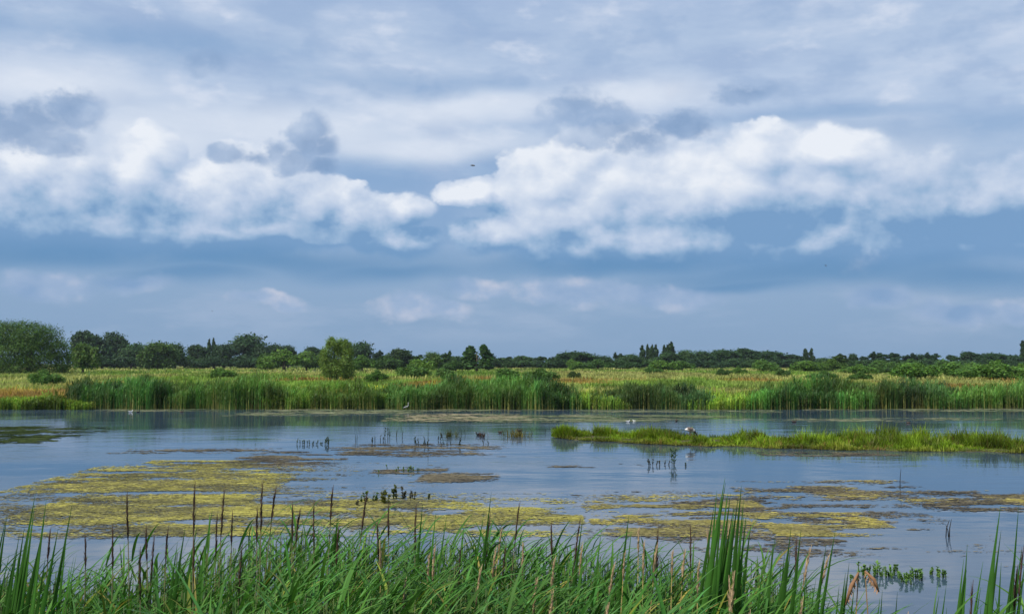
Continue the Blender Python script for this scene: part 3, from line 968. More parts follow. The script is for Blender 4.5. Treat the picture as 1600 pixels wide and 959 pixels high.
def tree_kind(kind, var, tone=(0.062, 0.115, 0.036)):
    """unit trees: height 1 (scaled per tree); several forms of each kind"""
    r = np.random.default_rng(900 + var * 17 + sum(map(ord, kind)))
    H = 10.0
    stems, tr = 1, 0.28
    if kind == 'round':
        lobes = [(0, 0, 6.3, 3.3, 3.3, 3.2)]
        for k in range(7):
            a = k * 0.9 + r.random()
            q = r.uniform(1.6, 2.8)
            lobes.append((q * math.cos(a), q * math.sin(a), r.uniform(1.6, 7.6), r.uniform(1.6, 2.4), r.uniform(1.6, 2.4), r.uniform(1.4, 2.1)))
        n, s = 6500, 0.30
    elif kind == 'broad':
        lobes = []
        for k in range(13):
            a = r.random() * 6.28
            q = r.uniform(0.3, 4.6)
            lobes.append((q * math.cos(a), q * math.sin(a), 7.3 - 0.13 * q * q + r.normal(0, .35), r.uniform(1.7, 2.5), r.uniform(1.7, 2.5), r.uniform(1.3, 2.0)))
            lobes.append((q * math.cos(a) * 1.05, q * math.sin(a) * 1.05, r.uniform(1.4, 4.6), 2.2, 2.2, 2.2))
        n, s = 9000, 0.31
    elif kind == 'poplar':
        lobes = [(r.normal(0, .22), r.normal(0, .22), z, 1.05 * w, 1.05 * w, 1.3) for z, w in ((1.6, .8), (3, 1), (4.4, 1.05), (5.8, 1), (7.1, .85), (8.2, .65), (9.2, .4))]
        n, s = 3600, 0.26
    elif kind == 'pair':
        lobes = [(-1.7 + r.normal(0, .2), r.normal(0, .4), z, 1.5 * w, 1.5 * w, 1.2) for z, w in ((2, 1.1), (3.6, 1.1), (5.2, 1.0), (6.9, .85), (8.4, .55))]
        lobes += [(1.9 + r.normal(0, .2), r.normal(0, .4), z, 1.3 * w, 1.3 * w, 1.2) for z, w in ((2, 1.1), (3.8, 1.0), (5.4, .9), (7.3, .8), (8.9, .5))]
        n, s = 7000, 0.27
    elif kind == 'ragged':
        lobes = []
        for k in range(13):
            z = r.uniform(2, 9.2)
            q = (1 - abs(z - 4.5) / 6.5) * 2.4 * r.random() ** .5
            a = r.random() * 6.28
            lobes.append((q * math.cos(a), q * math.sin(a), z, r.uniform(.8, 1.5), r.uniform(.8, 1.5), r.uniform(.7, 1.3)))
        lobes += [(r.normal(0, 1.2), r.normal(0, .6), z, .55, .55, 1.3) for z in (7.6, 8.6, 9.3, 8.0)]
        lobes += [(0, 0, 3, 2, 2, 2), (-.8, 0, 1.4, 2.1, 2, 1.5), (.9, .3, 1.4, 2.0, 2, 1.5)]
        n, s = 6000, 0.28
    elif kind == 'bush':
        lobes = []
        stems, tr = 4, 0.22
        for k in range(12):
            a = r.random() * 6.28
            q = r.uniform(0, 6.5)
            z = 6.6 * (1 - (q / 9.5) ** 2) * r.uniform(0.55, 1.0)
            lobes.append((q * math.cos(a), q * math.sin(a), z, r.uniform(2.2, 3.4), r.uniform(2.2, 3.4), r.uniform(2.0, 3.0)))
        n, s = 8000, 0.36
    elif kind == 'scrub':          # finer, feathery willow scrub
        lobes = []
        stems, tr = 5, 0.2
        for k in range(14):
            a = r.random() * 6.28
            q = r.uniform(0, 6.0)
            z = 6.8 * (1 - (q / 8.5) ** 2) * r.uniform(0.5, 1.0)
            lobes.append((q * math.cos(a), q * math.sin(a), z, r.uniform(1.6, 2.6), r.uniform(1.6, 2.6), r.uniform(2.0, 3.2)))
        n, s = 9000, 0.27
    v, f, c = leaf_cloud(lobes, n, s, r, tone, spread=0.30 if kind not in ('poplar', 'scrub') else 0.34)
    v[:, 2] *= H / max(np.percentile(v[:, 2], 98.5), 1e-6)
    crown = to_mesh(kind + '_crown', v, f, c, M_LEAF, False)
    half = float(np.percentile(np.abs(v[:, 0]), 97))
    trunk = trunk_mesh(H * 0.9, tr, lobes, r, kind + '_trunk', stems)
    return crown, trunk, half


def plant_tree(kind, var, X, Ytop, wpx, dist, tint, name, label, cat='tree', group=None, sink=0.0, turn=None):
    key = (kind, var)
    if key not in PROTO:
        PROTO[key] = tree_kind(kind, var)
    crown, trunk, half = PROTO[key]
    x = xat(X, dist)
    gz = float(ground_z(x, dist)) - sink
    h = max(zat(Ytop, dist) - gz, 0.6)
    w = wpx / 2 / F * dist
    t = empty(name, (x, dist, gz), turn if turn is not None else random.uniform(-0.5, 0.5))
    sx = w / half
    t.scale = (sx, sx, h / 10.0)
    tag(t, label, cat, group)
    a = obj('trunk', trunk, t)
    b = obj('crown', crown, t)
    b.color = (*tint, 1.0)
    return t


DARK = (0.46, 0.58, 0.74)  # far crowns: the blue cast of distant air is put into the tint
MID = (0.62, 0.76, 0.78)  # milder blue of distance, likewise painted into the crown colour
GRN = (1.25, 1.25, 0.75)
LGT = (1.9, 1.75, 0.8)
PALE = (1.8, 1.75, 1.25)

# (kind, form, column, top row, width in px, distance, tint, name, label)
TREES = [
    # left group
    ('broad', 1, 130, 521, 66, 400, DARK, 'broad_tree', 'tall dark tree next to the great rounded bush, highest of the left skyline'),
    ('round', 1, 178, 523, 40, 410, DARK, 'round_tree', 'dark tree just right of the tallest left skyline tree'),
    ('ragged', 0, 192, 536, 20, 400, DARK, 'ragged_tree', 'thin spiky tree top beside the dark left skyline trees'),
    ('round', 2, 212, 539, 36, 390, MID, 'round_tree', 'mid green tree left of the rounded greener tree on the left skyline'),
    ('broad', 0, 247, 537, 44, 330, (1.0, 1.05, .8), 'broad_tree', 'rounded greener tree standing forward of the left tree line'),
    ('round', 0, 274, 539, 30, 380, MID, 'round_tree', 'dark green tree touching the right of the rounded greener tree'),
    ('broad', 1, 306, 541, 48, 410, DARK, 'broad_tree', 'flat topped dark tree left of the twin spires'),
    ('poplar', 0, 326, 532, 8, 420, DARK, 'poplar_tree', 'left one of two tiny dark spires on the left skyline'),
    ('poplar', 1, 334, 531, 8, 420, DARK, 'poplar_tree', 'right one of two tiny dark spires on the left skyline'),
    ('round', 1, 350, 541, 42, 405, DARK, 'round_tree', 'dark tree between the twin spires and the domed tree'),
    ('round', 2, 388, 526, 50, 430, (.55, .66, .74), 'domed_tree', 'tall dark domed tree above the left tree line'),
    ('round', 0, 408, 541, 30, 400, DARK, 'round_tree', 'dark tree at the right foot of the tall domed tree'),
    ('broad', 0, 428, 540, 30, 420, DARK, 'broad_tree', 'small dark tree behind the light green bushes left of the willow'),
    ('round', 1, 450, 542, 26, 430, DARK, 'round_tree', 'far dark tree second left of the pale willow'),
    ('broad', 1, 487, 544, 44, 430, DARK, 'broad_tree', 'far dark tree partly hidden by the pale willow'),
    # middle
    ('round', 2, 565, 537, 34, 400, (.6, .72, .85), 'round_tree', 'tall dark tree right behind the pale willow'),
    ('ragged', 1, 590, 550, 24, 400, DARK, 'ragged_tree', 'small dark tree right of the tall one behind the willow'),
    ('broad', 0, 624, 547, 36, 360, (.5, .55, .5), 'broad_tree', 'small very dark tree midway between willow and twin crowned tree'),
    ('ragged', 2, 650, 555, 26, 360, MID, 'ragged_tree', 'low tree right of the small very dark tree'),
    ('round', 0, 676, 552, 30, 300, (1.15, 1.2, .8), 'ragged_tree', 'pointed green tree left of the twin crowned tree'),
    ('ragged', 1, 699, 551, 24, 310, MID, 'ragged_tree', 'slim pointed tree close left of the twin crowned tree'),
    ('pair', 0, 745, 541, 50, 260, (.75, .95, .8), 'twin_crowned_tree', 'tree with two separate upright crowns near the middle'),
    ('round', 1, 715, 558, 30, 300, MID, 'round_tree', 'low dark tree at the left foot of the twin crowned tree'),
    ('ragged', 2, 785, 558, 34, 400, MID, 'ragged_tree', 'low bluish tree first right of the twin crowned tree'),
    ('broad', 1, 815, 557, 44, 420, (.8, .95, .9), 'broad_tree', 'low bluish tree second right of the twin crowned tree'),
    ('ragged', 0, 846, 558, 30, 420, MID, 'ragged_tree', 'low tree just left of the wide dome shaped tree'),
    ('broad', 0, 897, 551, 58, 380, (.46, .62, .60), 'dome_shaped_tree', 'wide dome shaped dark tree right of the middle'),
    ('ragged', 1, 860, 560, 22, 400, DARK, 'ragged_tree', 'small dark tree at the left foot of the wide dome shaped tree'),
    ('round', 0, 940, 557, 40, 400, MID, 'round_tree', 'low tree right of the wide dome shaped tree'),
    ('ragged', 2, 967, 553, 18, 410, DARK, 'ragged_tree', 'pointed dark tree between dome shaped tree and poplars'),
    ('round', 2, 985, 555, 32, 380, (.6, .7, .7), 'round_tree', 'dark tree directly left of the group of poplars'),
    ('poplar', 0, 1004, 541, 9, 440, (.5, .6, .68), 'poplar_tree', 'leftmost tall dark poplar of the central row'),
    ('poplar', 1, 1013, 540, 8, 445, (.5, .6, .68), 'poplar_tree', 'second poplar from the left in the central row'),
    ('poplar', 2, 1019, 541, 8, 440, (.5, .6, .68), 'poplar_tree', 'third poplar from the left in the central row'),
    ('poplar', 0, 1025, 540, 8, 445, (.5, .6, .68), 'poplar_tree', 'fourth poplar from the left, right end of the tight poplar group'),
    ('poplar', 1, 1039, 541, 9, 440, (.5, .6, .68), 'poplar_tree', 'slim poplar leaning on the tallest poplar'),
    ('poplar', 2, 1048, 537, 15, 440, (.5, .6, .68), 'poplar_tree', 'tallest and widest poplar of the central skyline'),
    ('broad', 1, 1045, 552, 56, 400, (.65, .8, .75), 'broad_tree', 'broad tree below the tallest poplar'),
    ('round', 1, 1072, 549, 32, 410, (.75, .9, .8), 'round_tree', 'green tree right of the tallest poplar'),
    # right
    ('round', 0, 1098, 550, 36, 420, (.58, .74, .76), 'round_tree', 'rounded tree left of the long wood on the right skyline'),
    ('broad', 0, 1130, 548, 48, 430, (.52, .68, .72), 'broad_tree', 'tree at the left end of the long wooded rise'),
    ('broad', 1, 1162, 546, 54, 440, (.48, .64, .72), 'broad_tree', 'highest tree on the long wooded rise'),
    ('broad', 0, 1200, 550, 50, 440, (.48, .64, .74), 'broad_tree', 'tree on the right slope of the long wooded rise'),
    ('broad', 1, 1236, 555, 48, 440, DARK, 'broad_tree', 'low dark tree left of the square topped tree'),
    ('pair', 1, 1264, 546, 19, 400, (.45, .55, .6), 'square_topped_tree', 'upright dark square topped tree above the right tree line'),
    ('round', 2, 1285, 560, 30, 410, MID, 'round_tree', 'low tree at the right foot of the square topped tree'),
    ('ragged', 1, 1309, 555, 34, 320, (1.0, 1.0, .75), 'ragged_tree', 'green pointed tree right of the square topped tree'),
    ('round', 1, 1333, 554, 16, 380, (.45, .58, .6), 'round_tree', 'narrow dark oval tree on the right skyline'),
    ('ragged', 0, 1348, 558, 22, 400, DARK, 'ragged_tree', 'small tree right of the narrow dark oval tree'),
    ('ragged', 2, 1372, 552, 30, 400, (.44, .60, .68), 'ragged_tree', 'first dark tree of the jagged row on the right skyline'),
    ('ragged', 0, 1396, 553, 32, 400, (.44, .60, .68), 'ragged_tree', 'second dark tree of the jagged row on the right skyline'),
    ('ragged', 1, 1421, 554, 30, 400, (.44, .60, .68), 'ragged_tree', 'third dark tree of the jagged row on the right skyline'),
    ('round', 0, 1441, 555, 28, 400, (.44, .60, .68), 'round_tree', 'fourth dark tree of the jagged row on the right skyline'),
    ('ragged', 2, 1458, 553, 24, 400, (.44, .60, .68), 'ragged_tree', 'last tree of the jagged row before the gap in the skyline'),
    ('ragged', 0, 1484, 556, 24, 420, (.6, .75, .8), 'ragged_tree', 'first tree right of the gap in the skyline'),
    ('broad', 1, 1513, 551, 44, 400, (.46, .64, .68), 'broad_tree', 'higher dark tree second right of the skyline gap'),
    ('broad', 0, 1550, 553, 44, 400, (.46, .64, .68), 'broad_tree', 'dark tree third right of the skyline gap'),
    ('round', 2, 1581, 556, 36, 400, DARK, 'round_tree', 'dark tree left of the lone poplar at the right edge'),
    ('poplar', 0, 1600, 534, 10, 400, (.5, .6, .65), 'poplar_tree', 'lone tall poplar cut by the right edge'),
]

BUSHES = [
    ('bush', 0, 130, 540, 46, 215, (1.15, 1.2, .7), 'bush', 'mid green bush at the right foot of the great rounded bush'),
    ('bush', 1, 444, 549, 66, 300, (1.5, 1.6, .75), 'bush', 'light green bush mass left of the pale willow'),
    ('bush', 2, 415, 555, 34, 320, (.95, 1.1, .7), 'bush', 'darker bush at the left of the light green bush mass'),
    ('bush', 0, 480, 551, 46, 310, (1.2, 1.3, .75), 'bush', 'green bush close left of the pale willow'),
    ('bush', 1, 566, 557, 46, 260, (1.15, 1.35, .7), 'bush', 'green bush close right of the pale willow'),
    ('bush', 2, 604, 558, 40, 280, (.7, .85, .6), 'bush', 'dark low bush right of the willow'),
    ('bush', 0, 655, 563, 44, 240, (1.6, 1.7, .65), 'bush', 'yellow green bush below the small very dark tree'),
    ('scrub', 0, 644, 571, 46, 150, (1.35, 1.5, 1.0), 'willow_scrub', 'low grey green willow scrub right of the willow, in front of the yellow green bush'),
    ('scrub', 1, 693, 577, 38, 135, (1.4, 1.5, 1.15), 'willow_scrub', 'low pale scrub below the twin crowned tree'),
    ('bush', 1, 712, 565, 40, 260, (.75, .95, .65), 'bush', 'dark bush left below the twin crowned tree'),
    ('scrub', 0, 845, 577, 50, 120, (1.15, 1.3, .8), 'willow_scrub', 'scrub rising behind the tall reeds left of the bright gap'),
    ('bush', 2, 895, 563, 26, 300, (1.4, 1.55, .8), 'bush', 'light green bush in front of the wide dome shaped tree'),
    ('bush', 0, 895, 581, 20, 140, (.75, .72, .5), 'bush', 'small lone dark bush in the straw coloured meadow'),
    ('bush', 1, 935, 563, 46, 330, (.9, 1.1, .75), 'bush', 'bush right of the light green one at the dome shaped tree'),
    ('bush', 2, 975, 564, 44, 340, (.55, .7, .55), 'bush', 'dark bush left below the group of poplars'),
    ('bush', 0, 1032, 564, 50, 280, (1.35, 1.5, .75), 'bush', 'lighter green bush below the group of poplars'),
    ('bush', 1, 1066, 565, 44, 290, (1.1, 1.3, .75), 'bush', 'green bush below the tallest poplar'),
    ('bush', 2, 1018, 575, 30, 200, (.95, 1.2, .6), 'bush', 'low forward bush below the poplars'),
    ('scrub', 1, 1192, 564, 40, 230, (1.5, 1.65, 1.1), 'willow_scrub', 'pale feathery scrub below the long wooded rise'),
    ('bush', 0, 1127, 577, 20, 170, (.7, .85, .55), 'bush', 'small dark bush standing alone left of the pale feathery scrub'),
    ('bush', 1, 1154, 575, 26, 190, (1.3, 1.45, .8), 'bush', 'small light bush between two darker ones below the wooded rise'),
    ('bush', 2, 1222, 577, 24, 165, (.9, 1.0, .7), 'bush', 'low bush right of the pale feathery scrub'),
    ('bush', 0, 1258, 565, 48, 230, (1.2, 1.35, .65), 'bush', 'rounded green bush below the square topped tree'),
    ('bush', 1, 1301, 563, 44, 250, (1.1, 1.2, .6), 'bush', 'green bush below the pointed green tree at right'),
    ('scrub', 0, 1340, 570, 44, 200, (1.6, 1.8, .95), 'willow_scrub', 'lighter scrub below the narrow dark oval tree'),
    ('bush', 2, 1372, 572, 34, 210, (.9, 1.05, .65), 'bush', 'dark bush left of the large forward bushes at right'),
    ('bush', 0, 1424, 569, 66, 140, (1.25, 1.5, .7), 'bush', 'large forward bush with dark foot, left one of two at right'),
    ('scrub', 1, 1490, 569, 62, 150, (1.55, 1.75, 1.1), 'willow_scrub', 'grey green scrub between the two large forward bushes at right'),
    ('scrub', 0, 1550, 566, 76, 135, (1.6, 1.8, 1.0), 'willow_scrub', 'large forward willow scrub near the right edge'),
    ('bush', 1, 1597, 570, 34, 160, (1.4, 1.6, .75), 'bush', 'green bush cut by the right edge'),
    ('bush', 2, 1525, 568, 50, 230, (1.3, 1.5, .8), 'bush', 'bush behind the large forward willow scrub'),
    ('bush', 0, 1375, 564, 40, 300, (1.1, 1.3, .8), 'bush', 'bush below the first trees of the jagged row'),
    ('bush', 1, 1425, 563, 46, 310, (.95, 1.15, .75), 'bush', 'bush below the last trees of the jagged row'),
    ('bush', 2, 1478, 563, 40, 320, (1.0, 1.2, .8), 'bush', 'bush standing in the skyline gap'),
]
BUSHES += [
    ('scrub', 0, 70, 580, 44, 105, (1.35, 1.6, 1.0), 'meadow_shrub', 'pale green shrub in the straw meadow right below the great rounded bush'),
    ('bush', 2, 345, 577, 40, 150, (1.2, 1.45, .7), 'meadow_shrub', 'low spreading shrub in the meadow below the twin spires'),
    ('bush', 1, 590, 580, 30, 120, (1.05, 1.3, .65), 'meadow_shrub', 'low shrub in the meadow right beside the pale willow'),
    ('scrub', 1, 790, 577, 46, 125, (1.1, 1.35, .75), 'meadow_shrub', 'dull green shrub behind the reeds left of the tall scrub'),
    ('scrub', 0, 1285, 580, 40, 140, (1.1, 1.3, .75), 'meadow_shrub', 'low shrub in the meadow behind the fresh green reed bed'),
    ('bush', 1, 1345, 582, 34, 130, (1.0, 1.2, .65), 'meadow_shrub', 'low dark shrub left of the large forward bushes at right'),
]
# darker growth that closes the foot of the tree line
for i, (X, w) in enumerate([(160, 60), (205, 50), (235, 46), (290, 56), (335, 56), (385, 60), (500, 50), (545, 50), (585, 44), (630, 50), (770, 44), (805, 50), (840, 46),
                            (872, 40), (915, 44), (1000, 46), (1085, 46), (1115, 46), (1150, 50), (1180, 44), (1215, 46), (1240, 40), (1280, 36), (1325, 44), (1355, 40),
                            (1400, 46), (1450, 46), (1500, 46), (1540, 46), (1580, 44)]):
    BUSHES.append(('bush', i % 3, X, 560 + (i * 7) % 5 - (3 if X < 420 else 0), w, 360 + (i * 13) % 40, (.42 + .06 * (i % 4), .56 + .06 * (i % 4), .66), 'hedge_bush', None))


LANDMARKS = [(130, 'tallest tree of the left skyline'), (247, 'rounded greener tree at left'), (330, 'twin spires'), (388, 'tall domed tree'), (526, 'pale willow'),
             (624, 'small very dark tree'), (745, 'twin crowned tree'), (897, 'wide dome shaped tree'), (1016, 'tight poplar group'), (1048, 'tallest poplar'), (1162, 'top of the wooded rise'),
             (1264, 'square topped tree'), (1333, 'narrow oval tree'), (1410, 'jagged row of trees'), (1470, 'gap in the skyline'), (1600, 'lone poplar at the right edge')]
SEEN = {}


def foot_label(X):
    lx, ln = min(LANDMARKS, key=lambda q: abs(q[0] - X))
    side = 'below' if abs(X - lx) < 8 else ('left of' if X < lx else 'right of')
    s = 'low dark bush far off %s the %s' % (side, ln)
    SEEN[s] = SEEN.get(s, 0) + 1
    return s if SEEN[s] == 1 else s.replace('low dark', ORD[SEEN[s] - 1] + ' low dark')


def build_trees():
    for t in TREES:
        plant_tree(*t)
    for b in BUSHES:
        if b[8] is None:
            b = list(b)
            b[8] = foot_label(b[2])
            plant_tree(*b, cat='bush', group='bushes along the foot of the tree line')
        else:
            plant_tree(*b, cat='bush')
    # trees past both edges of the frame, so the line does not stop there
    for s in (-1, 1):
        for k in range(6):
            X = 800 + s * (870 + 62 * k) - (60 if s < 0 else 0)
            plant_tree(('broad', 'round', 'ragged')[k % 3], k % 2, X, 548 + (k * 5) % 9, 60, 400, DARK, 'distant_tree',
                       '%s dark tree of the distant line past the %s edge' % (ORD[k], 'left' if s < 0 else 'right'), group='trees past the edges of the view')
    # the great rounded bush at the left, and the pale willow
    r = np.random.default_rng(77)
    d = 200.0
    x0 = xat(45, d)
    gz = float(ground_z(x0, d))
    top = zat(500, d) - gz
    lobes = []
    for px, py, w, hh in ((38, 512, 40, 30), (10, 516, 40, 34), (70, 520, 34, 32), (-25, 520, 40, 36), (92, 538, 24, 26), (100, 556, 18, 22), (50, 540, 46, 36), (15, 548, 46, 34),
                          (80, 555, 34, 28), (-45, 545, 40, 40), (40, 566, 44, 20), (0, 566, 40, 20), (20, 577, 50, 14), (62, 577, 50, 14), (-25, 577, 44, 14), (96, 574, 22, 14)):
        for dy in (-1, 1):
            lobes.append(((px - 45) / F * d + r.normal(0, .3), dy * r.uniform(0.5, 2.6) - 0.4, zat(py + 9, d) - gz - 0.6, w / F * d * 0.72, w / F * d * 0.8, hh / F * d * 0.72))
    v, f, c = leaf_cloud(lobes, 95000, 0.105, r, (0.054, 0.116, 0.018), clump=90, spread=0.22, inner=0.2, outward=1.5)
    b = empty('great_bush', (x0, d, gz))
    tag(b, 'great dark green rounded bush at the left edge of the meadow', 'bush')
    obj('crown', to_mesh('great_bush_crown', v, f, c, M_LEAF, False), b)
    obj('trunk', trunk_mesh(top * 0.7, 0.25, lobes[:8], r, 'great_bush_trunk', 6), b)

    d = 128.0
    x0 = xat(526, d)
    gz = float(ground_z(x0, d))
    lobes = []
    for px, py, w, hh in ((520, 545, 10, 14), (517, 538, 7, 9), (532, 541, 8, 10), (541, 545, 8, 11), (511, 556, 9, 12), (526, 560, 13, 15), (543, 560, 9, 14), (508, 568, 8, 12),
                          (522, 576, 16, 13), (540, 574, 12, 14), (530, 586, 15, 9), (512, 584, 10, 9), (545, 586, 8, 8), (536, 548, 9, 12), (519, 533, 3, 6), (524, 536, 3, 6), (540, 537, 3, 6), (546, 541, 3, 6), (513, 540, 3, 6), (506, 552, 4, 6), (549, 552, 4, 7)):
        lobes.append(((px - 526) / F * d, r.normal(0, 0.5), max(zat(py, d) - gz, 0.3), w / F * d, w / F * d * 1.1, hh / F * d))
    v, f, c = leaf_cloud(lobes, 34000, 0.058, r, (0.125, 0.205, 0.042), clump=60, spread=0.36, droop=0.0)
    b = empty('willow', (x0, d, gz))
    tag(b, 'pale yellow green willow standing alone in the meadow left of centre', 'tree')
    obj('crown', to_mesh('willow_crown', v, f, c, M_LEAF, False), b)
    obj('trunk', trunk_mesh(3.6, 0.09, lobes[:9], r, 'willow_trunk', 5), b)


build_trees()


# ================================================================== birds
def bird_body(name, spine, rad, cols, parent, sides=10):
    b = Bag()
    add_sweep(b, spine, rad, sides, np.array(cols))
    return obj(name, b.mesh(name, M_BIRD), parent)


def paint(o_mesh):
    return o_mesh


def goose(X, Y, dist, z, label):
    t = empty('goose', (xat(X, dist), dist, z), 0.15)
    t.scale = (0.66,) * 3
    brn, wht, blk, pale = (0.15, 0.115, 0.095), (0.78, 0.76, 0.72), (0.035, 0.03, 0.03), (0.42, 0.36, 0.32)
    sp = [(-0.34, 0, 0.36), (-0.27, 0, 0.36), (-0.18, 0, 0.36), (-0.06, 0, 0.35), (0.08, 0, 0.33), (0.17, 0, 0.30), (0.235, 0, 0.25),
          (0.285, 0, 0.19), (0.32, 0, 0.13), (0.345, 0, 0.085), (0.37, 0, 0.055), (0.40, 0, 0.03)]
    ra = [(.03, .015), (.085, .06), (.125, .10), (.145, .13), (.135, .125), (.10, .095), (.058, .055), (.04, .04), (.034, .034), (.036, .034), (.028, .025), (.012, .012)]
    bird_body('body', sp, ra, [wht, wht, pale, pale, pale, wht, blk, blk, blk, blk, blk, (.02, .02, .02)], t)
    for s in (-1, 1):
        b = Bag()
        add_sweep(b, [(-0.22, s * .07, .40), (-0.16, s * .11, .415), (-0.08, s * .135, .41), (0.06, s * .12, .39), (0.13, s * .09, .36)],
                  [(.012, .02), (.035, .06), (.045, .085), (.04, .075), (.02, .03)], 8, np.array([(.10, .07, .06), brn, brn, (.26, .18, .14), (.3, .22, .18)]))
        obj('wing', b.mesh('goose_wing', M_BIRD), t)
        b = Bag()
        add_sweep(b, [(-0.02, s * .06, .26), (-0.03, s * .06, .12), (-0.01, s * .06, 0.01), (0.06, s * .06, 0.0)], [.022, .013, .012, .014], 6, (.06, .05, .04))
        obj('leg', b.mesh('goose_leg', M_BIRD), t)
    return tag(t, label, 'goose')


def wader(X, dist, label):
    t = empty('heron', (xat(X, dist), dist, -0.03), 0.0)
    t.scale = (0.8,) * 3
    gr, wh = (0.36, 0.36, 0.35), (0.58, 0.58, 0.55)
    sp = [(-0.26, 0, .17), (-0.20, 0, .20), (-0.10, 0, .24), (0.02, 0, .29), (0.09, 0, .34), (0.125, 0, .40), (0.12, 0, .47), (0.10, 0, .53), (0.115, 0, .575), (0.15, 0, .585), (0.19, 0, .575)]
    ra = [(.01, .008), (.05, .035), (.075, .065), (.07, .07), (.045, .045), (.026, .026), (.020, .020), (.020, .020), (.028, .025), (.024, .02), (.008, .008)]
    bird_body('body', sp, ra, [gr, gr, gr, wh, wh, wh, wh, wh, wh, wh, (.4, .3, .1)], t)
    b = Bag()
    add_sweep(b, [(0.18, 0, .575), (0.25, 0, .56), (0.31, 0, .545)], [.011, .008, .002], 6, (.45, .32, .08))
    obj('bill', b.mesh('heron_bill', M_BIRD), t)
    for s in (-1, 1):
        b = Bag()
        add_sweep(b, [(-0.29, s * .03, .17), (-0.17, s * .07, .225), (-0.03, s * .07, .28), (0.05, s * .05, .31)], [(.006, .012), (.015, .05), (.02, .05), (.008, .02)], 7, (.30, .31, .32))
        obj('wing', b.mesh('heron_wing', M_BIRD), t)
        b = Bag()
        add_sweep(b, [(-0.02, s * .03, .22), (0.0, s * .03, .12), (-0.01, s * .03, 0.0)], [.010, .007, .007], 5, (.12, .10, .05))
        obj('leg', b.mesh('heron_leg', M_BIRD), t)
    return tag(t, label, 'heron')


_swim = {}


def swimmer(kind, X, Y, label, turn=0.0, size=1.0, z=0.0, name=None, cat='duck', at_xyz=None):
    """a swimming or resting water bird; the body sits in the water"""
    cols = {'coot': ((.02, .02, .022),) * 2 + ((.8, .8, .78),), 'duck': ((.10, .075, .055), (.06, .05, .04), (.2, .15, .05)),
            'gull': ((.80, .80, .80), (.82, .82, .82), (.5, .3, .1))}[kind]
    if kind not in _swim:
        bd, hd, bl = cols
        b = Bag()
        add_sweep(b, [(-.20, 0, .085), (-.15, 0, .075), (-.07, 0, .055), (.03, 0, .05), (.10, 0, .065), (.135, 0, .105), (.145, 0, .15), (.155, 0, .185), (.185, 0, .19), (.205, 0, .185)],
                  [(.012, .008), (.05, .035), (.085, .065), (.088, .07), (.065, .055), (.036, .036), (.026, .026), (.034, .03), (.026, .022), (.01, .01)], 10,
                  np.array([bd] * 5 + [hd] * 5))
        body = b.mesh(kind + '_body', M_BIRD)
        b = Bag()
        add_sweep(b, [(.20, 0, .185), (.225, 0, .18), (.25, 0, .172)], [(.012, .010), (.012, .007), (.006, .003)], 6, bl)
        bill = b.mesh(kind + '_bill', M_BIRD)
        wings = []
        for s in (-1, 1):
            b = Bag()
            add_sweep(b, [(-.24, s * .02, .10), (-.14, s * .055, .10), (-.02, s * .075, .095), (.07, s * .06, .085)], [(.006, .008), (.02, .03), (.022, .042), (.01, .02)], 7,
                      tuple(c * (0.8 if kind != 'gull' else 0.55) for c in bd))
            wings.append(b.mesh(kind + '_wing', M_BIRD))
        _swim[kind] = (body, bill, wings)
    body, bill, wings = _swim[kind]
    p = at(X, Y, z) if at_xyz is None else at_xyz
    t = empty(name or kind, (p[0], p[1], z), turn)
    t.scale = (size,) * 3
    obj('body', body, t)
    obj('bill', bill, t)
    for w in wings:
        obj('wing', w, t)
    return tag(t, label, cat)


def flyer(X, Y, dist, span, label, bank, turn, light=False):
    t = empty('flying_bird', (xat(X, dist), dist, zat(Y, dist)), turn)
    t.rotation_euler = (bank, 0.1, turn)
    c = (.14, .14, .15)
    s = span * 0.85
    bird_body('body', [(-.28 * s, 0, 0), (-.2 * s, 0, 0), (-.05 * s, 0, 0), (.1 * s, 0, .005 * s), (.18 * s, 0, .015 * s), (.24 * s, 0, .01 * s)],
              [.012 * s, .03 * s, .055 * s, .05 * s, .032 * s, .006 * s], [c] * 6, t, 8)
    for k in (-1, 1):
        b = Bag()
        add_sweep(b, [(.03 * s, k * .02 * s, .01 * s), (.07 * s, k * .2 * s, .09 * s), (.0, k * .36 * s, .06 * s), (-.1 * s, k * .5 * s, -.02 * s)],
                  [(.09 * s, .010 * s), (.075 * s, .009 * s), (.05 * s, .006 * s), (.008 * s, .003 * s)], 8, c)
        obj('wing', b.mesh('flying_wing', M_BIRD), t)
    return tag(t, label, 'bird')


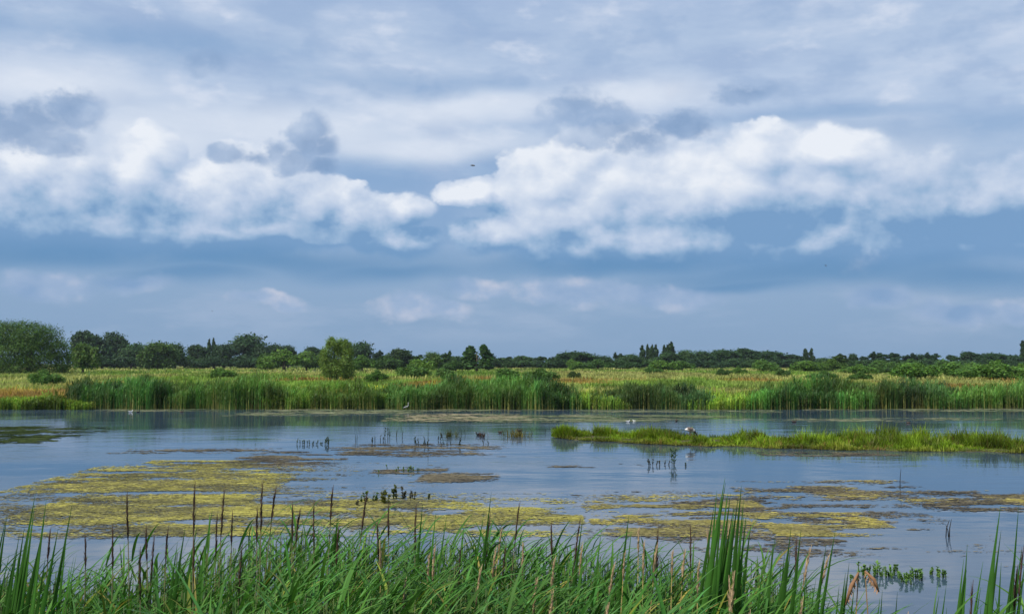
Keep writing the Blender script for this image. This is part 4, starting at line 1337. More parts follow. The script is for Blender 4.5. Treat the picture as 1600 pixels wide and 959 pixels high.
def build_birds():
    p = at(1078, 690)
    goose(1078, 674, 37.6, 0.25, 'brown goose with white rump grazing on the grassy island')
    wader(636, 63.6, 'pale wading bird with raised neck at the foot of the far reeds')
    swimmer('coot', 812, 671, 'dark coot sitting on top of the brown tussock in the open water', 2.6, 0.62, 0.20, at_xyz=at(811, 682))
    swimmer('coot', 748, 680, 'dark water bird swimming left of the tussock with the coot', 2.9, 0.7)
    swimmer('duck', 782, 676, 'small dark duck close left of the tussock', 0.2, 0.55)
    swimmer('coot', 867, 670, 'small dark coot off the left tip of the grassy island', 0.1, 0.5)
    swimmer('duck', 1057, 658, 'dark duck swimming behind the island, above left of the goose', 1.4, 0.7)
    swimmer('gull', 981, 659, 'white gull resting on the water behind the island', 0.0, 0.5, name='gull', cat='gull')
    swimmer('gull', 991, 658, 'second white gull touching the first on its right', 3.0, 0.42, name='gull', cat='gull')
    swimmer('duck', 1241, 660, 'dark duck swimming behind the middle of the island', 0.3, 0.7)
    swimmer('duck', 1419, 661, 'dark duck swimming behind the right part of the island', 3.0, 0.55)
    swimmer('gull', 204, 644, 'white gull swimming before the left reed bed', 0.4, 0.65, name='gull', cat='gull')
    swimmer('coot', 216, 644, 'dark coot just right of the white gull by the left reed bed', 0.2, 0.55)
    swimmer('duck', 284, 644, 'greyish duck before the left reed bed, right of the gull and coot', 0.2, 0.6)
    swimmer('coot', 1174, 687, 'dark bird standing in the island grass right of the goose', 3.0, 0.7, 0.18, at_xyz=at(1174, 687, 0.1), name='moorhen', cat='moorhen')
    flyer(738, 259, 60, 0.75, 'dark bird flying high against the clouds above the middle', 0.25, 0.3)
    flyer(1293, 415, 90, 0.45, 'tiny dark bird flying low in front of the blue cloud base at right', 0.3, 2.6)
    flyer(330, 486, 95, 0.35, 'tiny speck of a bird flying above the left tree line', 0.3, 0.4)


build_birds()


# ================================================================== plants standing in the water
def sprig(X, Y, h, n, label, seed, kind='stem', spread=0.10, tone=(0.06, 0.085, 0.03), name='water_plant', group=None, leafw=0.035):
    """stems with leaves, growing out of the pond"""
    r = np.random.default_rng(seed)
    p = at(X, Y)
    t = empty(name, (p[0], p[1], 0))
    tag(t, label, 'plant', group)
    lf = Bag()
    for k in range(n):
        b = Bag()
        bx, by = r.normal(0, spread, 2)
        hh = h * r.uniform(0.6, 1.1)
        lx = r.normal(0, 0.15) * hh
        add_sweep(b, [(bx, by, -0.1), (bx + lx * .3, by, hh * .5), (bx + lx, by, hh)], [.010, .008, .004], 5, tuple(c * 0.8 for c in tone))
        obj('stem', b.mesh('water_stem', M_GRASS), t)
        if kind == 'leafy':
            m = 16
            q = r.uniform(0.08, 0.97, m)
            base = np.stack([bx + lx * q, np.full(m, by), hh * q], 1)
            c = np.array(tone) * r.uniform(0.7, 1.5, (m, 1))
            v, f, cc = blades(base, hh * r.uniform(.16, .34, m), leafw * r.uniform(.7, 1.4, m), r.uniform(0, 6.28, m), r.uniform(.5, 1.3, m), r.uniform(.2, .8, m), 3, c, c * 1.2, .1, 1.2)
            lf.add(v, f, cc)
        elif kind == 'sedge':
            m = 12
            base = np.stack([bx + r.normal(0, spread * .5, m), by + r.normal(0, spread * .5, m), np.full(m, -0.03)], 1)
            c = np.array(tone) * r.uniform(0.6, 1.5, (m, 1))
            v, f, cc = blades(base, h * r.uniform(.6, 1.3, m), leafw * r.uniform(.5, 1., m), r.uniform(0, 6.28, m), r.uniform(.05, .6, m), r.uniform(.1, 1., m), 3, c, c * 1.2, .1)
            lf.add(v, f, cc)
    if lf.n:
        obj('leaves', lf.mesh('water_leaves', M_GRASS), t)
    return t


def build_water_plants():
    DK = (0.035, 0.05, 0.02)
    # the tussock carrying the coot
    sprig(806, 682, 0.36, 9, 'brown and green tussock with a coot on top, standing alone in the water', 1, 'sedge', 0.24, (0.12, 0.105, 0.03), 'tussock')
    sprig(829, 678, 0.34, 3, 'few thin stems right of the coot tussock', 2, 'stem', 0.35, DK)
    sprig(749, 682, 0.24, 3, 'reddish brown tuft beside the swimming bird left of the tussock', 3, 'sedge', 0.10, (0.07, 0.04, 0.03))
    sprig(707, 682, 0.30, 4, 'olive tuft in the middle of the scattered stems', 4, 'sedge', 0.14, (0.09, 0.10, 0.04))
    sprig(605, 682, 0.42, 3, 'dark upright stems at the left end of the scattered plants', 5, 'leafy', 0.10, DK)
    sprig(617, 683, 0.38, 2, 'thin stems beside the left end of the scattered plants', 6, 'stem', 0.05, DK)
    sprig(629, 684, 0.45, 2, 'pair of thin stems left of centre in the scattered plants', 7, 'stem', 0.04, DK)
    sprig(588, 692, 0.26, 3, 'small dark sprig low at the left of the scattered plants', 8, 'leafy', 0.08, DK)
    sprig(596, 688, 0.24, 2, 'small dark sprig touching the low left one', 9, 'leafy', 0.05, DK)
    sprig(558, 690, 0.30, 2, 'lone thin stem well left of the scattered plants', 10, 'stem', 0.05, DK)
    sprig(653, 694, 0.26, 3, 'dark sprig left of the tall bare stem', 11, 'leafy', 0.08, DK)
    sprig(662, 695, 0.28, 3, 'dark bushy sprig directly at the tall bare stem', 12, 'leafy', 0.08, DK)
    sprig(668, 698, 0.75, 1, 'tallest bare stem among the scattered water plants', 13, 'stem', 0.01, DK)
    sprig(689, 688, 0.30, 4, 'airy cluster of stems right of the tall bare stem', 14, 'leafy', 0.16, (0.06, 0.06, 0.04))
    sprig(699, 696, 0.14, 2, 'very low sprig right of the tall bare stem', 15, 'leafy', 0.08, DK)
    sprig(718, 696, 0.34, 2, 'slim dark sprig at the right of the scattered plants', 16, 'leafy', 0.03, DK)
    sprig(725, 680, 0.32, 2, 'thin pale stems near the reddish tuft', 17, 'stem', 0.05, DK)
    sprig(757, 694, 0.22, 2, 'small sprig below the reddish tuft', 18, 'leafy', 0.08, DK)
    # low mat
    for k, (x, h, w) in enumerate(((470, .20, .14), (486, .16, .16), (498, .10, .12), (512, .30, .05))):
        sprig(x, 694, h, 5, ('dark leafy left end of the low plant mat', 'dark second clump of the low plant mat', 'flat third clump of the low plant mat',
                             'upright sprig at the right end of the low plant mat')[k], 30 + k, 'leafy', w, (0.055, 0.08, 0.025))
    # leafy sprigs behind the yellow algae
    G = (0.06, 0.10, 0.03)
    for k, (x, y, h, n, tn, lb) in enumerate((
            (569, 784, .26, 3, G, 'small green leafy sprig, leftmost behind the yellow algae'),
            (585, 783, .22, 3, G, 'low green leafy sprig second from left behind the yellow algae'),
            (600, 786, .34, 6, (0.10, 0.11, 0.03), 'largest olive leafy clump behind the yellow algae'),
            (615, 779, .32, 4, (0.06, 0.075, 0.03), 'upright leafy sprig right of the largest olive clump'),
            (634, 779, .26, 3, (0.05, 0.05, 0.035), 'dark leafy sprig of the right pair behind the yellow algae'),
            (645, 779, .28, 3, (0.05, 0.05, 0.035), 'dark leafy sprig ending the right pair behind the yellow algae'),
            (673, 780, .14, 2, (0.07, 0.09, 0.05), 'tiny pale sprig alone right of the leafy clumps'),
            (555, 790, .14, 2, (0.06, 0.06, 0.04), 'tiny dark sprig left of the leafy clumps'))):
        sprig(x, y, h * 0.85, n, lb, 50 + k, 'leafy', 0.055, tuple(q * 1.3 for q in tn), leafw=0.05)
    sprig(622, 735, 0.12, 9, 'low bright green tuft on the weed streak in mid water', 70, 'leafy', 0.26, (0.12, 0.20, 0.05))
    sprig(638, 735, 0.10, 7, 'second low bright tuft right on the weed streak', 71, 'leafy', 0.20, (0.10, 0.17, 0.05))
    # right of centre
    sprig(1019, 727, 0.24, 4, 'small brown sprig, left of three below the island', 72, 'leafy', 0.09, (0.06, 0.06, 0.04))
    sprig(1037, 726, 0.16, 4, 'low flat sprig, middle of three below the island', 73, 'leafy', 0.10, (0.06, 0.06, 0.05))
    sprig(1052, 726, 0.45, 3, 'tall leaning green sprig, right of three below the island', 74, 'leafy', 0.06, (0.06, 0.10, 0.04))
    sprig(1074, 728, 0.10, 2, 'tiny sprig right of the tall leaning one', 75, 'leafy', 0.05, (0.06, 0.09, 0.05))
    sprig(1407, 762, 0.5, 1, 'single dark stem in the weed raft at right', 76, 'stem', 0.01, (.03, .03, .03), name='dead_stem')
    t = sprig(1481, 838, 0.30, 3, 'dark broken stump of stems alone in open water at right', 77, 'stem', 0.03, (.04, .035, .03), name='dead_stem')
    # fresh green plants near the bottom right
    for k, (x, y, h, n, sp_) in enumerate(((1338, 905, .13, 4, .05), (1352, 900, .20, 5, .05), (1370, 897, .23, 9, .07), (1385, 899, .12, 9, .09), (1396, 895, .16, 7, .05), (1407, 900, .13, 9, .08),
                                           (1418, 911, .15, 5, .04), (1436, 906, .21, 7, .04), (1455, 896, .13, 3, .02), (1471, 901, .18, 6, .04))):
        sprig(x, y, h * 0.75, n, ('pale sprig at the left end of the green water plants', 'second sprig from the left end of the green water plants', 'tallest lush clump of the green water plants',
                           'lush clump right of the tallest green one', 'middle clump of the green water plants', 'lush clump ending the dense part of the green plants',
                           'low drooping sprig below the dense green plants', 'separate upright green clump right of the dense part', 'tiny sprig between two separate green clumps',
                           'green clump at the right end of the water plants')[k], 90 + k, 'leafy', sp_ * 1.3, (0.14, 0.26, 0.07), leafw=0.028)
    # tuft poking up behind the goose
    sprig(1090, 686, 0.55, 3, 'taller grey green sprig behind the goose on the island', 120, 'leafy', 0.16, (0.09, 0.14, 0.05))
    sprig(885, 683, 0.26, 8, 'olive tuft at the detached tip of the island', 121, 'sedge', 0.20, (0.13, 0.16, 0.03), 'tussock')
    sprig(1385, 700, 0.5, 7, 'taller brownish tuft on the right part of the island', 122, 'sedge', 0.35, (0.16, 0.17, 0.05), 'tussock')
    sprig(1495, 699, 0.45, 8, 'second taller tuft on the island near the right edge', 123, 'sedge', 0.40, (0.15, 0.18, 0.04), 'tussock')


build_water_plants()


# ================================================================== reeds in front of the viewer
def fold_leaf(L, W, lean, bend, segs=8, twist=0.0, fold=0.18, droop=1.5):
    """one reed leaf: a tapering blade folded along its midrib, rooted at the origin and swept towards +x"""
    t = np.linspace(0, 1, segs + 1)
    ang = lean + bend * t ** droop
    ds = L / segs
    x = np.concatenate([[0], np.cumsum(np.sin((ang[1:] + ang[:-1]) / 2) * ds)])
    z = np.concatenate([[0], np.cumsum(np.cos((ang[1:] + ang[:-1]) / 2) * ds)])
    w = W * np.where(t < 0.25, 0.45 + 0.55 * t / 0.25, np.clip(1 - ((t - 0.25) / 0.75) ** 1.6, 0.02, 1)) / 2
    tw = twist * t
    v = []
    for i in range(segs + 1):
        nx, nz = -math.cos(ang[i]), math.sin(ang[i])          # upper side of the blade
        sy, sn = math.cos(tw[i]), math.sin(tw[i])
        f = fold * w[i]
        v += [(x[i] + (f - sn * w[i]) * nx * 1, -w[i] * sy, z[i] + (f - sn * w[i]) * nz), (x[i], 0, z[i]), (x[i] + (f + sn * w[i]) * nx, w[i] * sy, z[i] + (f + sn * w[i]) * nz)]
    v = np.array(v)
    f = []
    for i in range(segs):
        for k in (0, 1):
            a = i * 3 + k
            f.append((a, a + 1, a + 4, a + 3))
    return v, np.array(f), t


def rotz(v, a):
    c, s = math.cos(a), math.sin(a)
    return np.stack([v[:, 0] * c - v[:, 1] * s, v[:, 0] * s + v[:, 1] * c, v[:, 2]], 1)


def make_leaf_mesh(i, r):
    L = r.uniform(0.27, 0.47)
    v, f, t = fold_leaf(L, r.uniform(0.013, 0.023), r.uniform(0.25, 0.65), r.uniform(0.35, 1.2), twist=r.normal(0, 0.5), fold=r.uniform(.1, .35))
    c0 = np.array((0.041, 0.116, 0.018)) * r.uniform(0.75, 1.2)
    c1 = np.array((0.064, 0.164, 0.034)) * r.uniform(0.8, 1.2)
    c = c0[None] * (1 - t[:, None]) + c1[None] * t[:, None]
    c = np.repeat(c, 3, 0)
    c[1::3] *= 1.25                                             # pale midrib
    return v, f, c


def head_bag(r, kind):
    """a reed's seed head: slim closed plume (dark) or a looser dry grass spike (tan)"""
    b = Bag()
    H = r.uniform(0.17, 0.27) if kind == 'dark' else r.uniform(0.12, 0.20)
    tone = (0.075, 0.046, 0.034) if kind == 'dark' else (0.40, 0.29, 0.17)
    n = 60 if kind == 'dark' else 70
    q = r.random(n)
    wd = 0.0048 if kind == 'dark' else 0.009
    base = np.stack([r.normal(0, .0015, n), r.normal(0, .0015, n), q * H * 0.86], 1)
    c = np.array(tone) * r.uniform(0.6, 1.5, (n, 1))
    v, f, cc = blades(base, H * r.uniform(.12, .26, n) * (1.1 - .5 * q), wd * r.uniform(.6, 1.2, n) * np.clip(1.5 - 1.5 * np.abs(q - .35) / .65, .35, 1.6) * (.85 if kind == 'dark' else .62), r.normal(0.0, 1.2, n) + (r.random(n) < .4) * 3.1, r.uniform(.02, .22, n) * (1 if kind == 'dark' else 1.3),
                              r.uniform(0, .3, n), 2, c, c * 1.15, .1)
    b.add(v, f, cc)
    add_sweep(b, [(0, 0, -0.02), (0, 0, H * .4), (0.002, 0, H * .7), (0.006, 0, H)], [.002, .0032 if kind == 'dark' else .0035, .0028, .0008], 5, tuple(x * .8 for x in tone))
    return b


def build_front_reeds():
    r = np.random.default_rng(333)
    leaf_src = [make_leaf_mesh(i, r) for i in range(26)]
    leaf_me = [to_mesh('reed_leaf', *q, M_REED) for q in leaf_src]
    stem_src = []
    for i in range(6):
        H = 1.0
        b = Bag()
        w = r.normal(0, .012, 2)
        add_sweep(b, [(0, 0, 0), (w[0], w[1], .35), (w[0] * 2 + .01, w[1], .7), (w[0] * 2 + .035, w[1], 1.0)], [.0052, .0046, .004, .0025], 6,
                  np.array([(0.16, 0.20, 0.06), (0.13, 0.19, 0.06), (0.10, 0.17, 0.05), (0.10, 0.15, 0.05)]))
        stem_src.append((b, (w[0] * 2, w[1])))
    stem_me = [b.mesh('reed_stem', M_REED) for b, _ in stem_src]
    head_src = {k: [head_bag(r, k) for _ in range(5)] for k in ('dark', 'tan')}
    head_me = {k: [b.mesh('seed_head_' + k, M_HEAD) for b in q] for k, q in head_src.items()}

    def plan(x, y, H, lean_az, nleaf, s):
        """stem height, and where the leaves sit on it"""
        out = []
        for k in range(nleaf):
            hq = 1.0 - (k + r.uniform(0, .8)) * 0.075
            side = lean_az + r.normal(0, 0.55) + (math.pi * 0.85 if r.random() < 0.16 else 0)
            out.append((r.integers(0, len(leaf_me)), hq, side, s * r.uniform(0.75, 1.2) * (0.72 if k == 0 else 1.0), r.normal(0, .12)))
        return out

    def leaf_top(px):
        """how high (photograph row) the leaf mass reaches at each column"""
        return np.interp(px, [-100, 0, 120, 250, 340, 480, 620, 800, 960, 1080, 1180, 1240, 1300, 1340, 1480, 1560, 1620, 1750],
                         [885, 880, 893, 868, 842, 826, 832, 838, 856, 866, 858, 900, 925, 952, 958, 925, 915, 915])

    # ---- where they stand
    spots = []
    n = 4300
    px = r.uniform(-120, 1330, n)
    d = 3.0 + 2.9 * r.random(n) ** 0.9
    for X, D in zip(px, d):
        if X > 1180 and r.random() < (X - 1180) / 170:
            continue
        spots.append((X, D))
    for _ in range(70):
        spots.append((r.uniform(1330, 1700), r.uniform(3.2, 4.2)))
    items = []
    for X, D in spots:
        x = (X - 800) / F * D
        zt = CAM_H - (leaf_top(X) - 566) / F * 5.4       # leaf top level of the bed at its far edge
        zt += (leaf_top(X) > 900) * -0.0
        zt += 0.10 * (fbm(x * 1.6 + 7, D * 1.6, 3) - 0.5) - 0.09 * abs(r.normal()) + (0.10 if D < 4.2 else 0.0)
        if X > 1300:
            zt = CAM_H - (leaf_top(X) - 566 + 20 * abs(r.normal())) / F * D
        items.append((D, X, x, zt))
    items.sort()
    # those that stand nearest and show largest are plants of their own, the rest of the bed is one mass
    order = list(range(len(items)))
    r.shuffle(order)
    own = set(sorted(order, key=lambda i: (items[i][0] > 4.6, abs(items[i][1] - 800) > 830))[:215])
    mass = Bag()
    for i, (D, X, x, zt) in enumerate(items):
        H = zt + 0.10 - 0.18          # leaves stand a little above the top node
        lean = -0.10 + r.normal(0, .25)
        s = r.uniform(0.8, 1.15) * (0.92 if D > 4.5 else 1.0)
        z0 = float(max(ground_z(x, D), -0.25))
        Hs = max(H - z0, 0.5)
        leaves = plan(x, D, Hs, lean, 6 if D > 4.4 else 7, s)
        tint = np.array((1.0, 1.0, 1.0)) * r.uniform(0.72, 1.25)
        tint[0] *= r.uniform(0.8, 1.2)
        tint[2] *= r.uniform(0.8, 1.3)
        si = int(r.integers(0, len(stem_me)))
        if i in own:
            t = empty('reed_plant', (x, D, z0), 0)
            tag(t, 'green reed plant with arching leaves in the dense front reed bed', 'reed', 'leafy reeds of the front reed bed')
            so = obj('stem', stem_me[si], t)
            so.scale = (1, 1, Hs)
            so.color = (*tint, 1)
            for (li, hq, side, sc, tl) in leaves:
                lo = obj('leaf', leaf_me[li], t, (0.02 * hq, 0, Hs * hq - (1 - hq) * 0.35))
                lo.rotation_euler = (tl, 0, side)
                lo.scale = (sc,) * 3
                q = r.random()
                k_ = np.array((4.2, 1.55, 2.2) if q < .03 else (2.4, 1.25, 1.0) if q < .06 else (1.5, 1.4, 1.7) if q < .24 else (1, 1, 1))
                lo.color = (*(tint * k_), 1)
        else:
            b = stem_src[si][0]
            off = 0
            sv = np.concatenate(b.v) * np.array([1, 1, Hs]) + np.array([x, D, z0])
            sc_ = np.concatenate(b.c) * tint
            n0 = mass.n
            mass.v.append(sv); mass.c.append(sc_); mass.n += len(sv)
            for k, ff in b.f.items():
                mass.f.setdefault(k, []).append(np.concatenate(ff) + n0)
            for (li, hq, side, sc, tl) in leaves:
                v, f, c = leaf_src[li]
                v = v * sc
                v = np.stack([v[:, 0], v[:, 1] * math.cos(tl) - v[:, 2] * math.sin(tl), v[:, 1] * math.sin(tl) + v[:, 2] * math.cos(tl)], 1)
                if r.random() < 0.06:                       # yellowed and dead leaves
                    c = c * np.array((4.2, 1.55, 2.2) if r.random() < .5 else (2.4, 1.25, 1.0))
                elif r.random() < 0.15:
                    c = c * np.array((1.5, 1.4, 1.7))
                v = rotz(v, side) + np.array([x + 0.02 * hq, D, z0 + Hs * hq - (1 - hq) * 0.35])
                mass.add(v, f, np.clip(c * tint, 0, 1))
    o = obj('reed_bed', mass.mesh('front_reed_bed', M_REED))
    tag(o, 'dense green reed bed along the near edge of the pond', 'reeds', kind='stuff')

    # ---- reeds that carry a seed head above the leaves: (column, tip row, distance, tilt, kind)
    dark = [(203, 766, 4.9, -.04), (183, 818, 5.0, 0), (233, 818, 5.0, -.05), (245, 832, 5.0, .03), (266, 822, 4.9, .02), (307, 752, 4.6, 0), (351, 760, 4.9, .02), (366, 796, 5.0, 0),
            (404, 790, 4.8, -.02), (412, 748, 4.6, .01), (433, 758, 4.8, .10), (460, 783, 4.7, .0), (471, 792, 4.8, .10), (494, 782, 5.0, 0), (521, 757, 4.8, .04), (574, 768, 4.8, .11),
            (609, 784, 4.8, 0), (650, 787, 5.0, 0), (381, 846, 4.5, .03), (530, 818, 4.6, .02), (141, 830, 5.1, 0), (84, 822, 5.0, .03), (225, 852, 4.6, -.02), (342, 800, 5.0, 0),
            (308, 838, 4.4, 0), (590, 812, 5.0, -.06), (720, 850, 4.9, .03), (811, 782, 4.9, .10), (765, 800, 5.0, .08), (860, 812, 5.0, -.03), (905, 808, 5.0, .12), (790, 846, 4.9, .08),
            (1025, 822, 5.0, .02), (1076, 818, 5.1, 0), (1240, 838, 4.8, .03), (1590, 850, 3.9, .10), (1578, 880, 3.8, .06), (1510, 905, 3.8, .05)]
    names = {203: 'drooping dark plume, tallest of the left third of the reeds', 307: 'tall straight dark plume against the middle of the yellow algae',
             412: 'tallest dark plume of all the reeds, left of the middle', 433: 'right leaning dark plume beside the tallest one', 521: 'tall dark plume left of the leafy water sprigs',
             574: 'dark plume leaning right in front of the leafy water sprigs', 811: 'slanting dark plume above the middle of the reeds',
             1590: 'brown plume at the right edge among the tall sword leaves'}
    tan = [(597, 842, 4.7, 0), (672, 862, 4.4, .05), (680, 850, 4.5, .05), (752, 880, 4.0, .12), (784, 822, 4.9, .12), (775, 850, 4.7, .1), (816, 846, 4.7, 0), (866, 866, 4.3, .1), (908, 846, 4.6, .06),
           (958, 876, 4.2, .15), (974, 858, 4.5, .06), (996, 822, 4.9, .02), (1004, 842, 4.7, .03), (1024, 846, 4.6, .1), (1048, 856, 4.5, .03), (1067, 856, 4.5, .08), (1088, 872, 4.2, .03), (1104, 824, 4.7, 0),
           (1136, 815, 4.6, .05), (1142, 890, 4.0, .05), (1137, 898, 3.9, 0), (1262, 850, 4.3, .2), (1247, 930, 3.6, .08), (1290, 862, 4.3, .25), (948, 940, 3.5, .1), (838, 900, 3.9, .1), (1164, 950, 3.3, .02),
           (862, 920, 3.8, .05), (635, 900, 4.0, .05), (1410, 955, 3.6, .04)]
    tnames = {996: 'pale tan grass head standing highest right of the middle', 1104: 'pinkish tan grass head left of the tall sword leaves',
              1136: 'tan grass head in front of the tall sword leaves', 597: 'leftmost tan grass head of the front reeds', 1247: 'cream coloured grass head low at the right of the reeds',
              1290: 'tan grass head bending right over open water', 784: 'golden grass head leaning right near the middle'}

    def stalk(X, Y, D, tilt, kind, label, group, name):
        x, zt = xat(X, D), zat(Y, D)
        hm = head_me[kind][int(r.integers(0, 5))]
        hh = max(v.co.z for v in hm.vertices)
        z0 = float(max(ground_z(x, D), -0.25))
        H = zt - z0
        x -= math.sin(tilt) * H * 0.5
        t = empty(name, (x, D, z0))
        tag(t, label, 'reed' if kind == 'dark' else 'grass stalk', group)
        b = Bag()
        top = H - hh * math.cos(tilt)
        tx = math.sin(tilt) * H * 0.5 - math.sin(tilt) * hh
        add_sweep(b, [(0, 0, 0), (tx * .15, 0, top * .5), (tx * .55, 0, top * .8), (tx, 0, top)], [.004, .0035, .003, .0022], 6,
                  np.array([(0.15, .2, .06), (.13, .19, .06), (.12, .15, .05), (.12, .11, .06)]) if kind == 'dark' else (0.30, 0.24, 0.10))
        obj('stem', b.mesh('stalk_stem', M_REED), t)
        ho = obj('seed_head', hm, t, (tx, 0, top))
        ho.rotation_euler = (r.normal(0, .03), tilt, r.uniform(0, 6.28) if tilt == 0 else 0)
        for k in range(3 if kind == 'dark' else 2):
            lo = obj('leaf', leaf_me[int(r.integers(0, len(leaf_me)))], t, (tx * .5, 0, top * (1 - .05 * k) - 0.12 * k - .10))
            lo.rotation_euler = (r.normal(0, .1), 0, r.normal(0, .7))
            lo.scale = (r.uniform(.6, .9),) * 3
            lo.color = (r.uniform(.7, 1.1),) * 3 + (1,)
        return t

    def look(Y, tl, rank, nm):
        a = 'tall ' if Y < 795 else 'short ' if Y > 835 else ''
        b = ', leaning right' if tl >= .06 else ', leaning left' if tl <= -.03 else ''
        return '%s%s%s, %s from the left' % (a, nm, b, ORD[rank])

    for k, (X, Y, D, tl) in enumerate(sorted(dark)):
        stalk(X, Y, D, tl, 'dark', names.get(X, look(Y, tl, k, 'dark reed plume')), 'dark plumed reeds rising above the front bed', 'plumed_reed')
    for k, (X, Y, D, tl) in enumerate(sorted(tan)):
        a = 'high ' if Y < 840 else 'low ' if Y > 885 else ''
        stalk(X, Y, D, tl, 'tan', tnames.get(X, '%sdry tan grass head%s, %s tan head from the left' % (a, ' leaning right' if tl >= .08 else '', ORD[k])),
              'tan grass heads of the front bed', 'dry_grass_stalk')
    # two broken, drooping stalks over the open water
    for (X, Y, X2, Y2, D, lb) in ((1338, 895, 1314, 945, 3.9, 'dry reddish stalk drooping left over open water'), (1348, 893, 1366, 924, 3.9, 'dry reddish stalk drooping right, crossing the other')):
        x0, x1 = xat(X, D), xat(X2, D)
        z1, z2 = zat(Y, D), zat(Y2, D)
        zb = -0.2
        t = empty('dry_grass_stalk', (x1 - (x0 - x1) * .3, D, zb))
        ox = x1 - (x0 - x1) * .3
        tag(t, lb, 'grass stalk')
        b = Bag()
        sgn = 1 if x1 < x0 else -1
        add_sweep(b, [(0, 0, 0), (x0 - ox - sgn * .03, 0.04, (z1 - zb) * .8), (x0 - ox, 0.02, z1 - zb)], [.003, .003, .002], 5, (0.24, .15, .07))
        obj('stem', b.mesh('bent_stem', M_REED), t)
        b = Bag()
        pa = [(x0 - ox, 0.02, z1 - zb), ((x0 + x1) / 2 - ox - sgn * .006, 0, (z1 * .6 + z2 * .4) - zb), (x1 - ox, 0, z2 - zb)]
        add_sweep(b, pa, [.003, .008, .003], 6, (0.24, .13, .07))
        for q in np.linspace(0.1, 0.9, 30):
            p = np.array(pa[0]) * (1 - q) + np.array(pa[2]) * q
            v, f, c = blades(p[None], .022, .006, np.array([r.uniform(0, 6.28)]), 2.4, .2, 2, (0.28, .16, .09), (.3, .18, .1))
            b.add(v, f, c)
        obj('seed_head', b.mesh('bent_head', M_HEAD), t)

    # ---- bulrush clumps: stiff sword leaves, (columns and tip rows of the leaves, distance, label)
    clumps = [
        ([(8, 806), (20, 812), (-8, 830), (32, 858)], 4.0, 'sword leaves at the very left edge'),
        ([(58, 772), (66, 786), (80, 778), (52, 822), (46, 846)], 4.0, 'tall sword leaves second from the left edge'),
        ([(108, 790), (100, 824), (119, 834), (92, 852), (88, 880), (72, 866)], 4.0, 'broad dark sword leaves third from the left edge'),
        ([(1128, 744), (1121, 768), (1133, 754), (1157, 758), (1163, 782), (1150, 800), (1113, 800), (1144, 790), (1171, 818), (1126, 818), (1106, 842), (1139, 770), (1151, 775), (1117, 790), (1161, 808), (1135, 800)], 4.3, 'tallest dense stand of sword leaves right of the middle'),
        ([(1232, 822), (1252, 828), (1222, 850), (1240, 850), (1210, 838), (1200, 846)], 4.1, 'sword leaves between the tallest stand and open water'),
        ([(1298, 824), (1288, 850), (1282, 870), (1316, 874), (1312, 892), (1272, 880)], 4.0, 'sword leaves leaning right beside the open water'),
        ([(1392, 922), (1368, 934), (1378, 925), (1452, 926)], 3.7, 'short sword leaf tips low in the open water at right'),
        ([(1510, 852), (1504, 875), (1526, 876), (1514, 890), (1498, 900), (1470, 912)], 3.8, 'sword leaves left of the two tallest blades at the right edge'),
        ([(1551, 788), (1558, 828), (1585, 788), (1579, 855), (1540, 866), (1563, 880), (1595, 875)], 3.8, 'two tallest thin blades of sword leaves near the right edge'),
        ([(280, 848), (312, 818), (333, 796), (296, 822)], 4.8, 'sword leaves among the dark plumes left of the middle'),
        ([(768, 768), (757, 800), (700, 800), (662, 786)], 4.7, 'slender sword leaves rising right of the leafy water sprigs'),
        ([(979, 800), (985, 828), (910, 812), (938, 830)], 4.6, 'slender sword leaves left of the tallest stand, right of the middle'),
    ]
    for pts, D0, lb in clumps:
        cx = np.mean([p[0] for p in pts])
        x0 = xat(cx, D0)
        z0 = float(max(ground_z(x0, D0), -0.3))
        t = empty('bulrush_clump', (x0, D0, z0))
        tag(t, lb, 'bulrush')
        full = [(X, Y, 1) for X, Y in pts] + [(X + r.normal(0, 12), Y + abs(r.normal(35, 25)) + 10, 0) for X, Y in pts]
        for (X, Y, k) in full:
            D = D0 + r.normal(0, .10)
            x, zt = xat(X, D), zat(Y, D)
            L = zt - z0
            bx = (xat(cx, D) - x) * 0.35 + x - L * r.uniform(0.06, .13)
            W = r.uniform(.022, .031) * (1.08 if len(pts) > 12 else 1) * (1 if L > 1.2 else .8)
            ts = np.linspace(0, 1, 11)
            px_ = bx + (x - bx) * ts ** 1.5
            pz_ = z0 + L * ts
            w = W / 2 * np.where(ts < .72, 1, np.clip(1 - ((ts - .72) / .28) ** 1.9, 0.03, 1))
            fa = r.uniform(-.45, .45)
            ca, sa = math.cos(fa), math.sin(fa)
            yy = D + r.normal(0, .03) * ts
            v = np.stack([np.stack([px_ - ca * w, yy - sa * w, pz_], 1), np.stack([px_ + sa * w * .3, yy - ca * w * .3, pz_], 1), np.stack([px_ + ca * w, yy + sa * w, pz_], 1)], 1).reshape(-1, 3)
            v -= np.array([x0, D0, z0])
            f = []
            for i in range(10):
                for q in (0, 1):
                    a = i * 3 + q
                    f.append((a, a + 1, a + 4, a + 3))
            c = np.array((0.036, 0.105, 0.018)) * r.uniform(.7, 1.35)
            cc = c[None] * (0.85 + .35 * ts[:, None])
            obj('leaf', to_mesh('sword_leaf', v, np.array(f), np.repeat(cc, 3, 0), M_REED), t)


build_front_reeds()


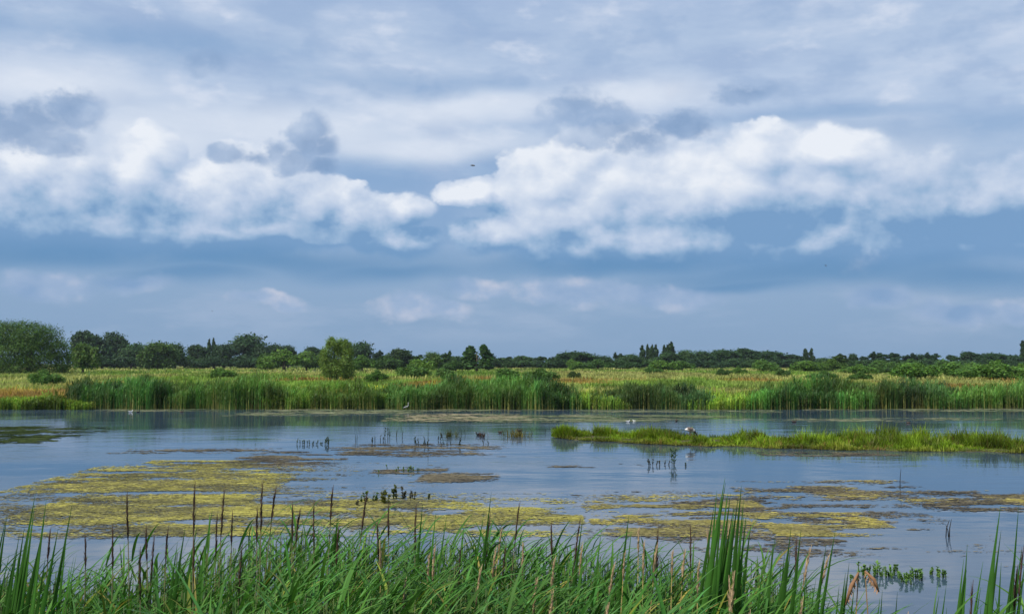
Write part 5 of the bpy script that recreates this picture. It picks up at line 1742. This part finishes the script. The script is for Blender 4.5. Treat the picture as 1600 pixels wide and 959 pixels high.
# ================================================================== summer haze over the marsh
def build_haze():
    v = [(x, y, z) for z in (-2.0, 30.0) for x, y in ((-1700, -1600), (1700, -1600), (1700, 1700), (-1700, 1700))]
    f = np.array([(3, 2, 1, 0), (4, 5, 6, 7), (0, 1, 5, 4), (1, 2, 6, 5), (2, 3, 7, 6), (3, 0, 4, 7)])
    m, g = new_mat('haze_air')
    p = g.node('ShaderNodeVolumePrincipled', {'Color': (0.80, 0.90, 1.0), 'Density': 0.00009, 'Anisotropy': 0.2})
    out = g.node('ShaderNodeOutputMaterial')
    g.t.links.new(p.outputs[0], out.inputs['Volume'])
    o = obj('haze', to_mesh('haze', v, f, None, m, False))
    tag(o, kind='stuff')


build_haze()
